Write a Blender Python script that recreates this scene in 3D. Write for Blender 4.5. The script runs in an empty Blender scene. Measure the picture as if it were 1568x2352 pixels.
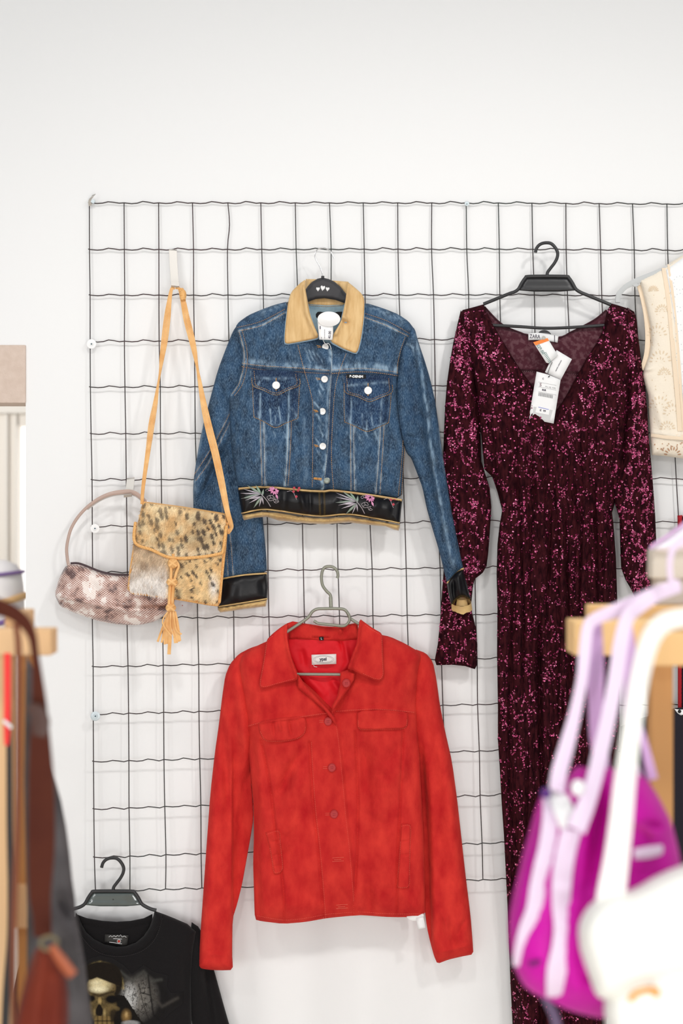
import bpy, bmesh, math, random
import numpy as np
from mathutils import Vector, Matrix
from mathutils.geometry import delaunay_2d_cdt

# ------------------------------------------------------------------ camera, world, lights, exposure
S = bpy.context.scene
COL = S.collection
CW, CH, F = 1568, 2352, 3344.0        # picture frame and focal length in pixels
CAMY, CAMZ = -3.2, 1.5                # camera 3.2 m in front of the wall (wall face is y = 0)
cam_d = bpy.data.cameras.new('camera'); cam = bpy.data.objects.new('camera', cam_d); COL.objects.link(cam)
cam.location = (0, CAMY, CAMZ); cam.rotation_euler = (math.pi/2, 0, 0)
cam_d.sensor_fit = 'HORIZONTAL'; cam_d.sensor_width = 24.0; cam_d.lens = F/CW*24.0
cam_d.clip_start = 0.05; cam_d.clip_end = 60
cam_d.dof.use_dof = True; cam_d.dof.focus_distance = 3.12; cam_d.dof.aperture_fstop = 2.6
S.camera = cam
S.view_settings.view_transform = 'Standard'; S.view_settings.look = 'None'
S.view_settings.gamma = 1; S.view_settings.use_curve_mapping = False
S.view_settings.exposure = -0.07
w = bpy.data.worlds.new('world'); S.world = w; w.use_nodes = True
w.node_tree.nodes['Background'].inputs[0].default_value = (0.965, 0.985, 1.0, 1)
w.node_tree.nodes['Background'].inputs[1].default_value = 0.47

def area(name, loc, target, size, power, color=(1, 1, 1)):
    l = bpy.data.lights.new(name, 'AREA'); l.shape = 'DISK'; l.size = size; l.energy = power; l.color = color
    o = bpy.data.objects.new(name, l); COL.objects.link(o); o.location = loc
    d = Vector(target) - Vector(loc); o.rotation_euler = d.to_track_quat('-Z', 'Y').to_euler(); return o
# ceiling spots of the shop (outside the frame) and the wide shop window behind the camera
def spot(name, loc, target, cone, power, radius, color=(1, .975, .945)):
    l = bpy.data.lights.new(name, 'SPOT'); l.spot_size = math.radians(cone); l.spot_blend = 1.0; l.energy = power; l.color = color; l.shadow_soft_size = radius
    o = bpy.data.objects.new(name, l); COL.objects.link(o); o.location = loc
    d = Vector(target) - Vector(loc); o.rotation_euler = d.to_track_quat('-Z', 'Y').to_euler(); return o
spot('track_spot', (-1.9, -2.2, 3.1), (-0.2, 0, 0.6), 98, 34, .11)
spot('track_spot', (-0.2, -2.0, 3.1), (-0.1, 0, 0.55), 92, 48, .11)
spot('track_spot', (1.3, -2.0, 3.1), (0.5, 0, 0.4), 98, 74, .11)
area('ceiling_spot', (-2.6, -7.0, 2.9), (0.1, 0, 0.5), 0.20, 24, (1, .975, .94))
area('ceiling_spot', (3.0, -6.5, 2.6), (0.5, 0, 0.7), 0.20, 34, (1, .975, .94))
area('shop_window_light', (-3.0, -6.2, 1.2), (0.4, 0, 0.3), 2.0, 40, (0.98, .99, 1))
area('low_window_light', (0.25, -4.2, 0.55), (0.0, 0, 0.3), 1.4, 37, (1, .995, .985))  # added fill behind the camera, lifts the lower wall
area('far_room_light', (-2.2, 0.8, 2.3), (-1.6, 3, 1.3), 0.8, 34, (1, .98, .95))  # unseen fill added to brighten the frames in the far room

# ------------------------------------------------------------------ materials
def rgb(r, g, b):
    f = lambda c: ((c/255.0 + 0.055)/1.055)**2.4 if c > 10 else c/255.0/12.92
    return (f(r), f(g), f(b), 1)
MATS = {}
def mat(name, col, rough=.6, metal=0, spec=.5, sheen=0, coat=0, bump=0, bscale=400, col2=None, cscale=20, emit=None,
        alpha=1, trans=0, stretch=(1, 1, 1), rotz=0, cdetail=4, c_lo=.35, c_hi=.65, attr=None, sheencol=None):
    """principled surface; col2 mixes in by object-space noise, attr = colour attribute used as base"""
    if name in MATS: return MATS[name]
    m = bpy.data.materials.new(name); m.use_nodes = True; nt = m.node_tree; N = nt.nodes; L = nt.links
    p = N['Principled BSDF']
    p.inputs['Base Color'].default_value = col; p.inputs['Roughness'].default_value = rough
    p.inputs['Metallic'].default_value = metal; p.inputs['Specular IOR Level'].default_value = spec
    p.inputs['Sheen Weight'].default_value = sheen; p.inputs['Coat Weight'].default_value = coat
    if sheencol: p.inputs['Sheen Tint'].default_value = sheencol
    p.inputs['Alpha'].default_value = alpha; p.inputs['Transmission Weight'].default_value = trans
    tc = N.new('ShaderNodeTexCoord'); mp = N.new('ShaderNodeMapping'); L.new(tc.outputs['Object'], mp.inputs[0])
    mp.inputs['Scale'].default_value = stretch; mp.inputs['Rotation'].default_value = (0, rotz, 0)
    if col2:
        n = N.new('ShaderNodeTexNoise'); n.inputs['Scale'].default_value = cscale; n.inputs['Detail'].default_value = cdetail
        L.new(mp.outputs[0], n.inputs['Vector'])
        r = N.new('ShaderNodeValToRGB'); r.color_ramp.elements[0].position = c_lo; r.color_ramp.elements[1].position = c_hi
        r.color_ramp.elements[0].color = col; r.color_ramp.elements[1].color = col2
        L.new(n.outputs[0], r.inputs[0]); L.new(r.outputs[0], p.inputs['Base Color'])
    if attr:
        a = N.new('ShaderNodeAttribute'); a.attribute_name = attr; L.new(a.outputs['Color'], p.inputs['Base Color'])
    if bump:
        n = N.new('ShaderNodeTexNoise'); n.inputs['Scale'].default_value = bscale; n.inputs['Detail'].default_value = 3
        L.new(mp.outputs[0], n.inputs['Vector'])
        b = N.new('ShaderNodeBump'); b.inputs['Strength'].default_value = bump; b.inputs['Distance'].default_value = .002
        L.new(n.outputs[0], b.inputs['Height']); L.new(b.outputs[0], p.inputs['Normal'])
    MATS[name] = m; return m

def denim_mat(name, dark=rgb(24, 44, 67), mid=rgb(40, 69, 99), light=rgb(118, 148, 176)):
    m = bpy.data.materials.new(name); m.use_nodes = True; nt = m.node_tree; N = nt.nodes; L = nt.links
    p = N['Principled BSDF']; p.inputs['Roughness'].default_value = .85; p.inputs['Specular IOR Level'].default_value = .2
    tc = N.new('ShaderNodeTexCoord')
    def noise(scale, detail, st, ry=0):
        mp = N.new('ShaderNodeMapping'); mp.inputs['Scale'].default_value = st; mp.inputs['Rotation'].default_value = (0, ry, 0)
        L.new(tc.outputs['Object'], mp.inputs[0])
        n = N.new('ShaderNodeTexNoise'); n.inputs['Scale'].default_value = scale; n.inputs['Detail'].default_value = detail
        L.new(mp.outputs[0], n.inputs['Vector']); return n.outputs[0]
    n1 = noise(760, 3, (1, 1, .26), .5)          # twill streaks
    n2 = noise(46, 7, (1, 1, .7))                # wash mottling
    n3 = noise(120, 4, (1, 1, .35), -.6)         # wear breakup
    def ramp(fac, a, b, pa, pb):
        r = N.new('ShaderNodeValToRGB'); r.color_ramp.elements[0].position = pa; r.color_ramp.elements[1].position = pb
        r.color_ramp.elements[0].color = a; r.color_ramp.elements[1].color = b; L.new(fac, r.inputs[0]); return r.outputs[0]
    def mix(f, a, b):
        x = N.new('ShaderNodeMix'); x.data_type = 'RGBA'; L.new(f, x.inputs[0])
        for s, v in ((6, a), (7, b)):
            if isinstance(v, tuple): x.inputs[s].default_value = v
            else: L.new(v, x.inputs[s])
        return x.outputs[2]
    def math_(op, a, b):
        x = N.new('ShaderNodeMath'); x.operation = op
        for s, v in ((0, a), (1, b)):
            if isinstance(v, (int, float)): x.inputs[s].default_value = v
            else: L.new(v, x.inputs[s])
        x.use_clamp = True; return x.outputs[0]
    base = ramp(n2, dark, mid, .36, .60)
    W = (0, 0, 0, 1)
    st = ramp(n1, (0, 0, 0, 1), (1, 1, 1, 1), .46, .72)
    c = mix(math_('MULTIPLY', st, .55), base, light)
    wa = N.new('ShaderNodeAttribute'); wa.attribute_name = 'wear'
    sep = N.new('ShaderNodeSeparateColor'); L.new(wa.outputs['Color'], sep.inputs[0])
    brk = ramp(n3, (.15, .15, .15, 1), (1, 1, 1, 1), .42, .60)
    c = mix(math_('MULTIPLY', sep.outputs[0], brk), c, rgb(158, 184, 205))
    c = mix(math_('MULTIPLY', sep.outputs[1], .85), c, rgb(22, 34, 62))
    L.new(c, p.inputs['Base Color'])
    b = N.new('ShaderNodeBump'); b.inputs['Strength'].default_value = .35; b.inputs['Distance'].default_value = .0015
    L.new(n1, b.inputs['Height']); L.new(b.outputs[0], p.inputs['Normal'])
    MATS[name] = m; return m

# ------------------------------------------------------------------ helpers
def W(px, py, d):                       # picture pixel at distance d from the camera -> world point
    return Vector(((px-CW/2)*d/F, CAMY+d, CAMZ-(py-CH/2)*d/F))
def WY(px, py, y): return W(px, py, y-CAMY)

def prop(o, label=None, cat=None, group=None, kind=None):
    if label: o['label'] = label
    if cat: o['category'] = cat
    if group: o['group'] = group
    if kind: o['kind'] = kind
    return o
def thing(name, px, py, y, label, cat, group=None):
    o = bpy.data.objects.new(name, None); COL.objects.link(o); o.location = WY(px, py, y); o.empty_display_size = .03
    return prop(o, label, cat, group)
def mesh_obj(name, verts, faces, m, parent=None, smooth=False, label=None):
    """verts are world coordinates; parents are never rotated"""
    off = Vector((0, 0, 0)); q = parent
    while q is not None: off += q.location; q = q.parent
    v = np.asarray(verts, dtype=np.float64).reshape(-1, 3) - np.array(off)
    me = bpy.data.meshes.new(name); me.from_pydata(v.tolist(), [], faces)
    if smooth: me.polygons.foreach_set('use_smooth', [True]*len(me.polygons))
    me.materials.append(m); me.update()
    o = bpy.data.objects.new(name, me); COL.objects.link(o)
    if parent is not None: o.parent = parent
    if label: o['label'] = label
    return o
def color_attr(o, name, cols):
    a = o.data.color_attributes.new(name, 'FLOAT_COLOR', 'POINT')
    c = np.ones((len(o.data.vertices), 4), dtype=np.float32); c[:, :cols.shape[1]] = cols
    a.data.foreach_set('color', c.ravel())

class MB:                               # collects simple shapes into ONE mesh
    def __init__(s): s.v = []; s.f = []
    def add(s, v, f):
        n = len(s.v); s.v += [tuple(q) for q in v]; s.f += [tuple(i+n for i in g) for g in f]
    def box(s, a, b):
        (x0, y0, z0), (x1, y1, z1) = a, b
        x0, x1 = sorted((x0, x1)); y0, y1 = sorted((y0, y1)); z0, z1 = sorted((z0, z1))
        s.add([(x0, y0, z0), (x1, y0, z0), (x1, y1, z0), (x0, y1, z0), (x0, y0, z1), (x1, y0, z1), (x1, y1, z1), (x0, y1, z1)],
              [(0, 1, 5, 4), (1, 2, 6, 5), (2, 3, 7, 6), (3, 0, 4, 7), (4, 5, 6, 7), (3, 2, 1, 0)])
    def tube(s, pts, r, seg=8, flat=1.0):
        pts = [Vector(p) for p in pts]; n = len(pts)
        rs = r if isinstance(r, (list, tuple)) else [r]*n
        prev = None; rings = []
        for i, p in enumerate(pts):
            t = (pts[min(i+1, n-1)] - pts[max(i-1, 0)])
            if t.length < 1e-9: t = Vector((0, 0, 1))
            t.normalize()
            u = Vector((0, -1, 0)) - t*t.dot(Vector((0, -1, 0)))
            if u.length < .2: u = (prev or Vector((1, 0, 0))) - t*t.dot(prev or Vector((1, 0, 0)))
            u.normalize(); prev = u; q = t.cross(u)
            rings.append([p + (u*math.cos(a)*flat + q*math.sin(a))*rs[i] for a in [2*math.pi*k/seg for k in range(seg)]])
        v = [x for R in rings for x in R]; f = []
        for i in range(n-1):
            for k in range(seg):
                a = i*seg+k; b = i*seg+(k+1) % seg; f.append((a, b, b+seg, a+seg))
        f.append(tuple(reversed(range(seg)))); f.append(tuple((n-1)*seg+k for k in range(seg)))
        s.add(v, f)
    def ribbon(s, pts, th=.002, arch=.0):
        """pts: (world point, half width world, across direction or None)"""
        v = []; n = len(pts)
        for i, (p, hw, ac) in enumerate(pts):
            t = (pts[min(i+1, n-1)][0] - pts[max(i-1, 0)][0]).normalized()
            if ac is None:
                ac = t.cross(Vector((0, 1, 0)))
                if ac.length < .1: ac = Vector((1, 0, 0))
            ac = ac.normalized(); nr = t.cross(ac).normalized()
            if nr.y > 0: nr = -nr
            for k in (-1, -.5, 0, .5, 1): v.append(p + ac*hw*k + nr*(arch*(1-k*k)+th*.5))
            for k in (1, 0, -1): v.append(p + ac*hw*k - nr*th*.5)
        f = []
        for i in range(n-1):
            for k in range(8):
                a = i*8+k; b = i*8+(k+1) % 8; f.append((a, b, b+8, a+8))
        f.append(tuple(range(7, -1, -1))); f.append(tuple((n-1)*8+k for k in range(8)))
        s.add(v, f)
    def disc(s, c, r, th, seg=24, n=Vector((0, -1, 0)), dome=0, squash=1):
        c = Vector(c); n = Vector(n).normalized(); u = n.cross(Vector((0, 0, 1))).normalized(); q = u.cross(n)
        prof = [(r, 0), (r, th*.6), (r*.9, th), (r*.5, th+dome*.75), (r*.02, th+dome)]
        v = []; f = []
        for rr, h in prof:
            v += [c+(u*math.cos(2*math.pi*k/seg)+q*math.sin(2*math.pi*k/seg)*squash)*rr+n*h for k in range(seg)]
        for i in range(len(prof)-1):
            for k in range(seg):
                a = i*seg+k; b = i*seg+(k+1) % seg; f.append((a, b, b+seg, a+seg))
        f.append(tuple(reversed(range(seg)))); f.append(tuple((len(prof)-1)*seg+k for k in range(seg)))
        s.add(v, f)
    def ellipsoid(s, c, r, seg=16, rings=10):
        v = []; f = []
        for i in range(rings+1):
            th = math.pi*i/rings
            for k in range(seg):
                a = 2*math.pi*k/seg
                v.append((c[0]+r[0]*math.sin(th)*math.cos(a), c[1]+r[1]*math.sin(th)*math.sin(a), c[2]+r[2]*math.cos(th)))
        for i in range(rings):
            for k in range(seg):
                a = i*seg+k; b = i*seg+(k+1) % seg; f.append((a, a+seg, b+seg, b))
        s.add(v, f)
    def build(s, name, m, parent=None, smooth=True, label=None, bevel=0):
        o = mesh_obj(name, s.v, s.f, m, parent, smooth, label)
        if smooth:
            me = o.data
            try: me.set_sharp_from_angle(angle=math.radians(40))
            except Exception: pass
        if bevel:
            b = o.modifiers.new('bevel', 'BEVEL'); b.width = bevel; b.segments = 3
        return o

def cr(pts, n=6):                       # Catmull-Rom through tuples of any length
    P = [tuple(map(float, p)) for p in pts]; P = [P[0]] + P + [P[-1]]; out = []
    for i in range(1, len(P)-2):
        p0, p1, p2, p3 = P[i-1:i+3]
        for k in range(n):
            t = k/n
            out.append(tuple(.5*((2*b)+(-a+c)*t+(2*a-5*b+4*c-d)*t*t+(-a+3*b-3*c+d)*t**3) for a, b, c, d in zip(p0, p1, p2, p3)))
    out.append(P[-2]); return out
def path(pts, y, n=6, curve=True):      # px path at world depth y (or panel) -> world points
    q = cr(pts, n) if curve else pts
    return [WY(p[0], p[1], (y.y1(p[0], p[1]) if isinstance(y, Panel) else y) - (p[2] if len(p) > 2 else 0)) for p in q]

def vnoise(x, y, seed=0):
    x = np.asarray(x, float); y = np.asarray(y, float)
    xi = np.floor(x).astype(np.int64); yi = np.floor(y).astype(np.int64); fx = x-xi; fy = y-yi
    def h(a, b):
        n = (a*374761393 + b*668265263 + seed*1442695041) & 0x7fffffff
        n = ((n ^ (n >> 13))*1274126177) & 0x7fffffff
        return ((n ^ (n >> 16)) & 0xffff)/65535.0
    u = fx*fx*(3-2*fx); v = fy*fy*(3-2*fy)
    return (h(xi, yi)*(1-u)+h(xi+1, yi)*u)*(1-v)+(h(xi, yi+1)*(1-u)+h(xi+1, yi+1)*u)*v
def fbm(x, y, seed=0, o=3):
    s = 0; a = .5; t = 0
    for i in range(o): s = s+a*vnoise(x*2**i, y*2**i, seed+i); t += a; a *= .5
    return s/t - .5
def pdist(px, py, poly, closed=False):
    """unsigned distance to a px polyline and the position 0..1 along it"""
    P = np.asarray([p[:2] for p in poly], float)
    if closed: P = np.vstack([P, P[:1]])
    best = np.full(px.shape, 1e9); pos = np.zeros(px.shape); seg = np.hypot(*(P[1:]-P[:-1]).T); cum = np.concatenate([[0], np.cumsum(seg)]); tot = cum[-1]
    for i in range(len(P)-1):
        a = P[i]; d = P[i+1]-a; l2 = max(d@d, 1e-9)
        t = np.clip(((px-a[0])*d[0]+(py-a[1])*d[1])/l2, 0, 1)
        q = np.hypot(px-a[0]-t*d[0], py-a[1]-t*d[1]); m = q < best
        best = np.where(m, q, best); pos = np.where(m, (cum[i]+t*seg[i])/tot, pos)
    return best, pos
def inside(px, py, poly):
    P = np.asarray([p[:2] for p in poly], float); r = np.zeros(px.shape, bool); j = len(P)-1
    for i in range(len(P)):
        xi, yi = P[i]; xj, yj = P[j]
        if yi != yj:
            r ^= ((yi > py) != (yj > py)) & (px < (xj-xi)*(py-yi)/(yj-yi)+xi)
        j = i
    return r
def chaikin(P):
    out = []
    for i in range(len(P)):
        a, b = P[i], P[(i+1) % len(P)]
        out += [(a[0]*.82+b[0]*.18, a[1]*.82+b[1]*.18), (a[0]*.18+b[0]*.82, a[1]*.18+b[1]*.82)]
    return out
def resample(P, step, closed=True):
    out = []; n = len(P)
    for i in range(n if closed else n-1):
        a = P[i]; b = P[(i+1) % n]; L = math.hypot(b[0]-a[0], b[1]-a[1]); k = max(1, int(round(L/step)))
        out += [(a[0]+(b[0]-a[0])*j/k, a[1]+(b[1]-a[1])*j/k) for j in range(k)]
    if not closed: out.append(tuple(P[-1][:2]))
    return out

FG = 2.7                                # fold gain
class Panel:
    """a padded sheet of cloth or leather with an outline in picture pixels and a relief of folds.
       yb: depth of its back (number, or another Panel it lies on); H0: loft; R: rounding of the rim in px;
       folds: (polyline, height, width px[, taper]); steps: (polyline, height, softness px) raise the LEFT side walking along"""
    def __init__(s, outline, yb, H0=.02, R=30, edge=.002, folds=(), steps=(), nz=(.001, 40), fn=None, sm=1, seed=1, nst=(1, 1)):
        o = [tuple(p[:2]) for p in outline]
        for _ in range(sm): o = chaikin(o)
        s.out = o; s.yb = yb; s.H0 = H0; s.R = R; s.edge = edge; s.folds = folds; s.steps = steps; s.nz = nz; s.fn = fn; s.seed = seed; s.nst = nst
    def back(s, px, py):
        return s.yb.y(px, py) if isinstance(s.yb, Panel) else np.full(np.shape(px), float(s.yb))
    def h(s, px, py):
        px = np.asarray(px, float); py = np.asarray(py, float)
        d, _ = pdist(px, py, s.out, True); d = np.where(inside(px, py, s.out), d, 0)
        t = np.clip(d/s.R, 0, 1); prof = np.sqrt(np.clip(1-(1-t)**2, 0, 1))
        h = s.edge + s.H0*prof; k = np.clip(d/8.0, 0, 1)
        if s.nz: h = h + s.nz[0]*2*fbm(px/s.nz[1]*s.nst[0], py/s.nz[1]*s.nst[1], s.seed, 4)*(.3+.7*k)
        for fd in s.folds:
            q, pos = pdist(px, py, fd[0]); tp = 1.0
            if len(fd) < 4 or fd[3]: tp = np.clip(np.sin(np.pi*np.clip(pos, 0.02, .98)), 0, 1)**.5
            h = h + fd[1]*FG*np.exp(-(q/fd[2])**2)*tp
        for pl, a, sf in s.steps:
            P = np.asarray(pl, float); best = np.full(px.shape, 1e9); sd = np.zeros(px.shape)
            for i in range(len(P)-1):
                e = P[i+1]-P[i]; l2 = e@e; tt = np.clip(((px-P[i][0])*e[0]+(py-P[i][1])*e[1])/l2, 0, 1)
                q = np.hypot(px-P[i][0]-tt*e[0], py-P[i][1]-tt*e[1]); cs = np.sign(e[0]*(py-P[i][1])-e[1]*(px-P[i][0]))
                m = q < best; best = np.where(m, q, best); sd = np.where(m, q*-cs, sd)
            h = h + a*.5*(1+np.tanh(sd/sf))
        if s.fn: h = h + s.fn(px, py)
        return np.maximum(h, .0006)
    def y(s, px, py): return s.back(px, py) - s.h(px, py)
    def y1(s, a, b): return float(s.y(np.array([a]), np.array([b]))[0])
    def build(s, name, m, parent=None, step=4, label=None, wear=None, paint=None, smooth=True):
        bd = resample(s.out, step); B = np.array(bd)
        x0, y0 = B.min(0); x1, y1 = B.max(0); rng = np.random.RandomState(s.seed)
        gx, gy = np.meshgrid(np.arange(x0, x1, step), np.arange(y0, y1, step*.87))
        gx = gx + (np.arange(gx.shape[0]) % 2)[:, None]*step*.5
        gx = (gx + rng.uniform(-.08, .08, gx.shape)*step).ravel(); gy = (gy + rng.uniform(-.08, .08, gy.shape)*step).ravel()
        ok = inside(gx, gy, s.out); gx = gx[ok]; gy = gy[ok]
        d, _ = pdist(gx, gy, s.out, True); ok = d > step*.55; gx = gx[ok]; gy = gy[ok]
        n = len(bd); pts = [Vector(p) for p in bd] + [Vector((a, b)) for a, b in zip(gx, gy)]
        rv, re, rf, ov, oe, of = delaunay_2d_cdt(pts, [], [list(range(n))], 1, 1e-5)
        A = np.array([tuple(v) for v in rv]); faces = [tuple(f) for f in rf]
        yy = s.y(A[:, 0], A[:, 1]); bk = s.back(A[:, 0], A[:, 1])
        def world(px, py, y): dd = y-CAMY; return np.stack([(px-CW/2)*dd/F, y, CAMZ-(py-CH/2)*dd/F], 1)
        V = world(A[:, 0], A[:, 1], yy)
        if faces:
            f = faces[0]; a, b, c = V[f[0]], V[f[1]], V[f[2]]
            if np.cross(b-a, c-a)[1] > 0: faces = [tuple(reversed(f)) for f in faces]
        # rim and back
        cnt = {}
        for f in faces:
            for i in range(len(f)):
                a, b = f[i], f[(i+1) % len(f)]; cnt[(a, b)] = 1
        rim = [(a, b) for (a, b) in cnt if (b, a) not in cnt]; used = sorted({a for e in rim for a in e}); mp = {a: i+len(V) for i, a in enumerate(used)}
        u = np.array(used); VB = world(A[u, 0], A[u, 1], bk[u])
        nb = len(V); V2 = np.vstack([V, VB])
        F2 = faces + [(b, a, mp[a], mp[b]) for a, b in rim]
        nxt = {a: b for a, b in rim}
        if rim:
            st = rim[0][0]; loop = [st]; c = nxt.get(st)
            while c is not None and c != st and len(loop) <= len(rim): loop.append(c); c = nxt.get(c)
            if c == st and not isinstance(s.yb, Panel): F2.append(tuple(mp[a] for a in reversed(loop)))
        o = mesh_obj(name, V2, F2, m, parent, False, label)
        if smooth: o.data.polygons.foreach_set('use_smooth', [i < len(faces) for i in range(len(F2))])
        AX = np.vstack([A, A[u]])
        if wear is not None: color_attr(o, 'wear', wear(AX[:, 0], AX[:, 1]))
        if paint is not None: color_attr(o, 'paint', paint(AX[:, 0], AX[:, 1]))
        return o

def dash_mesh(mb, pl, surf, ln=3.0, gap=1.6, wd=.55, lift=.0006, zig=0):
    """row of stitches along a px polyline lying on a panel"""
    P = resample(cr(pl, 5), .8, False); A = np.array(P); sg = np.hypot(*(A[1:]-A[:-1]).T); cum = np.concatenate([[0], np.cumsum(sg)])
    t = np.arange(0, cum[-1]-ln, ln+gap)
    if not len(t): return
    f = lambda q: np.stack([np.interp(q, cum, A[:, 0]), np.interp(q, cum, A[:, 1])], 1)
    a = f(t); b = f(t+ln); dr = b-a; dr /= np.maximum(np.hypot(dr[:, 0], dr[:, 1]), 1e-6)[:, None]; nn = np.stack([-dr[:, 1], dr[:, 0]], 1)
    if zig: a = a - nn*zig; b = b + nn*zig
    ya = surf.y(a[:, 0], a[:, 1]) if isinstance(surf, Panel) else np.full(len(a), surf); yb = surf.y(b[:, 0], b[:, 1]) if isinstance(surf, Panel) else ya
    for i in range(len(t)):
        o = nn[i]*wd
        v = []
        for q, y, l in ((a[i], ya[i], lift), (b[i], yb[i], lift)):
            v += [WY(q[0]-o[0], q[1]-o[1], y+.0004), WY(q[0], q[1], y-l), WY(q[0]+o[0], q[1]+o[1], y+.0004)]
        mb.add(v, [(0, 1, 4, 3), (1, 2, 5, 4)])

def text(name, s, px, py, hpx, ang, y, m, parent, th=.0003, sx=1.0, bold=0, label=None):
    c = bpy.data.curves.new(name, 'FONT'); c.body = s; c.size = hpx*1.4*3.12/F; c.align_x = 'CENTER'; c.align_y = 'CENTER'; c.extrude = th; c.offset = bold
    o = bpy.data.objects.new(name, c); COL.objects.link(o)
    dg = bpy.context.evaluated_depsgraph_get(); me = bpy.data.meshes.new_from_object(o.evaluated_get(dg))
    bpy.data.objects.remove(o)
    M = Matrix.Translation(WY(px, py, y)) @ Matrix.Rotation(math.radians(ang), 4, 'Y') @ Matrix.Rotation(math.pi/2, 4, 'X') @ Matrix.Diagonal((sx, 1, 1, 1))
    vs = [M @ v.co for v in me.vertices]; fs = [tuple(p.vertices) for p in me.polygons]
    return mesh_obj(name, vs, fs, m, parent, False, label)

# ------------------------------------------------------------------ the setting
M_wall = mat('wall_paint', rgb(243, 243, 243), .9, spec=.2, bump=.12, bscale=90)
M_cream = mat('cream_paint', rgb(238, 232, 224), .8)
M_beige = mat('beige_paint', rgb(219, 200, 187), .9, spec=.2, bump=.4, bscale=300, col2=rgb(212, 192, 178), cscale=60)
M_floor = mat('floor_boards', rgb(238, 232, 222), .5, col2=rgb(228, 220, 208), cscale=6, stretch=(1, 6, 1))
M_frame = mat('white_frame', rgb(232, 226, 218), .5)
xj = WY(59, 0, 0).x; zt = WY(0, 793, 0).z
b = MB(); b.box((xj, 0, 0), (4, .14, 3.5)); b.box((-3.2, 0, zt), (xj, .14, 3.5)); b.box((-3.2, 0, 0), (-1.75, .14, zt))
prop(b.build('wall_back', M_wall, smooth=False), kind='structure')
b = MB(); b.box((-4.0, -9, -.05), (5, 4.2, 0)); prop(b.build('floor', M_floor, smooth=False), kind='structure')
# beige header board at the top of the opening
zb = WY(0, 926, 0).z
b = MB(); b.box((-1.75, -.006, zb), (xj+.0005, .10, zt)); o = b.build('trim_1', M_beige, smooth=False, bevel=.002); prop(o, kind='structure')
# bright room seen through the opening: a wall with a tall window
yw2 = 3.0
def fx(px): return WY(px, 0, yw2).x
def fz(py): return WY(0, py, yw2).z
b = MB()
b.box((-4.2, yw2, 0), (fx(39), yw2+.12, 3)); b.box((fx(110), yw2, 0), (1.0, yw2+.12, 3))
b.box((fx(39), yw2, fz(978)), (fx(110), yw2+.12, 3)); b.box((fx(39), yw2, 0), (fx(110), yw2+.12, .25))
prop(b.build('wall_far', M_cream, smooth=False), kind='structure')
win = MB()
for a, c in ((12, 20), (36, 40)): win.box((fx(a), yw2-.02, .25), (fx(c), yw2+.02, fz(952)))
win.box((-4.2, yw2-.03, fz(950)), (1.0, yw2+.02, fz(924)))
prop(win.build('trim_2', M_frame, smooth=False), kind='structure')
gl = bpy.data.materials.new('daylit_pane'); gl.use_nodes = True; pp = gl.node_tree.nodes['Principled BSDF']; pp.inputs['Emission Color'].default_value = (1, 1, 1, 1); pp.inputs['Emission Strength'].default_value = 1.2
b = MB(); b.box((fx(39), yw2+.085, .25), (fx(110), yw2+.09, fz(978))); prop(b.build('window_1', gl, smooth=False), kind='structure')
# white hat with a tan ribbon on a stand in that room
M_hat = mat('hat_cloth', rgb(238, 234, 232), .8, col2=rgb(226, 222, 226), cscale=8)
M_tan = mat('tan_ribbon', rgb(205, 165, 115), .7); M_violet = mat('violet_trim', rgb(120, 90, 150), .7)
dh = 5.6; cx0 = -6
hat = thing('sun_hat', cx0, 1440, CAMY+dh, 'white sun hat with tan ribbon and violet trim, seen through the opening at far left', 'hat')
k = dh/F; c = W(cx0, 1365, dh)
b = MB(); prof = [(66, 88), (64, 60), (62, 20), (60, -20), (56, -48), (44, -68), (20, -78), (1, -80)]
def lathe(mb, c, prof, k, seg=32):
    v = [(c.x+r*k*math.cos(2*math.pi*j/seg), c.y+r*k*math.sin(2*math.pi*j/seg), c.z-h*k) for r, h in prof for j in range(seg)]
    f = [(i*seg+j, i*seg+(j+1) % seg, (i+1)*seg+(j+1) % seg, (i+1)*seg+j) for i in range(len(prof)-1) for j in range(seg)]
    mb.add(v, f)
lathe(b, c, prof, k); lathe(b, c, [(66, 88), (90, 98), (92, 100), (60, 92)], k); b.build('crown', M_hat, hat)
b = MB(); b.tube([(c.x+66*k*math.cos(a), c.y+66*k*math.sin(a), c.z-(28-26*math.cos(a))*k) for a in [2*math.pi*i/40 for i in range(41)]], 8*k, 8); b.build('ribbon', M_tan, hat)
b = MB(); b.tube([(c.x+64*k*math.cos(a), c.y+64*k*math.sin(a), c.z-(68-20*math.cos(a))*k) for a in [2*math.pi*i/40 for i in range(41)]], 6*k, 8); b.build('trim', M_violet, hat); b = MB()
b.tube([(c.x+60*k*math.cos(a), c.y+60*k*math.sin(a), c.z+(46+6*math.cos(a))*k) for a in [2*math.pi*i/40 for i in range(41)]], 4*k, 8); b.build('trim', M_violet, hat)
st = thing('hat_stand', cx0, 1460, CAMY+dh, 'wooden hat stand under the white sun hat in the room beyond', 'stand')
b = MB(); zz = c.z-88*k; b.tube([(c.x, c.y, .02), (c.x, c.y, zz)], .016, 12); b.build('pole', M_tan, st)
b = MB(); b.disc((c.x, c.y, 0), .16, .02, n=Vector((0, 0, 1))); b.build('base', M_tan, st)
b = MB(); b.disc((c.x, c.y, zz-.02), .09, .02, n=Vector((0, 0, 1))); b.build('top_plate', M_tan, st)

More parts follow.
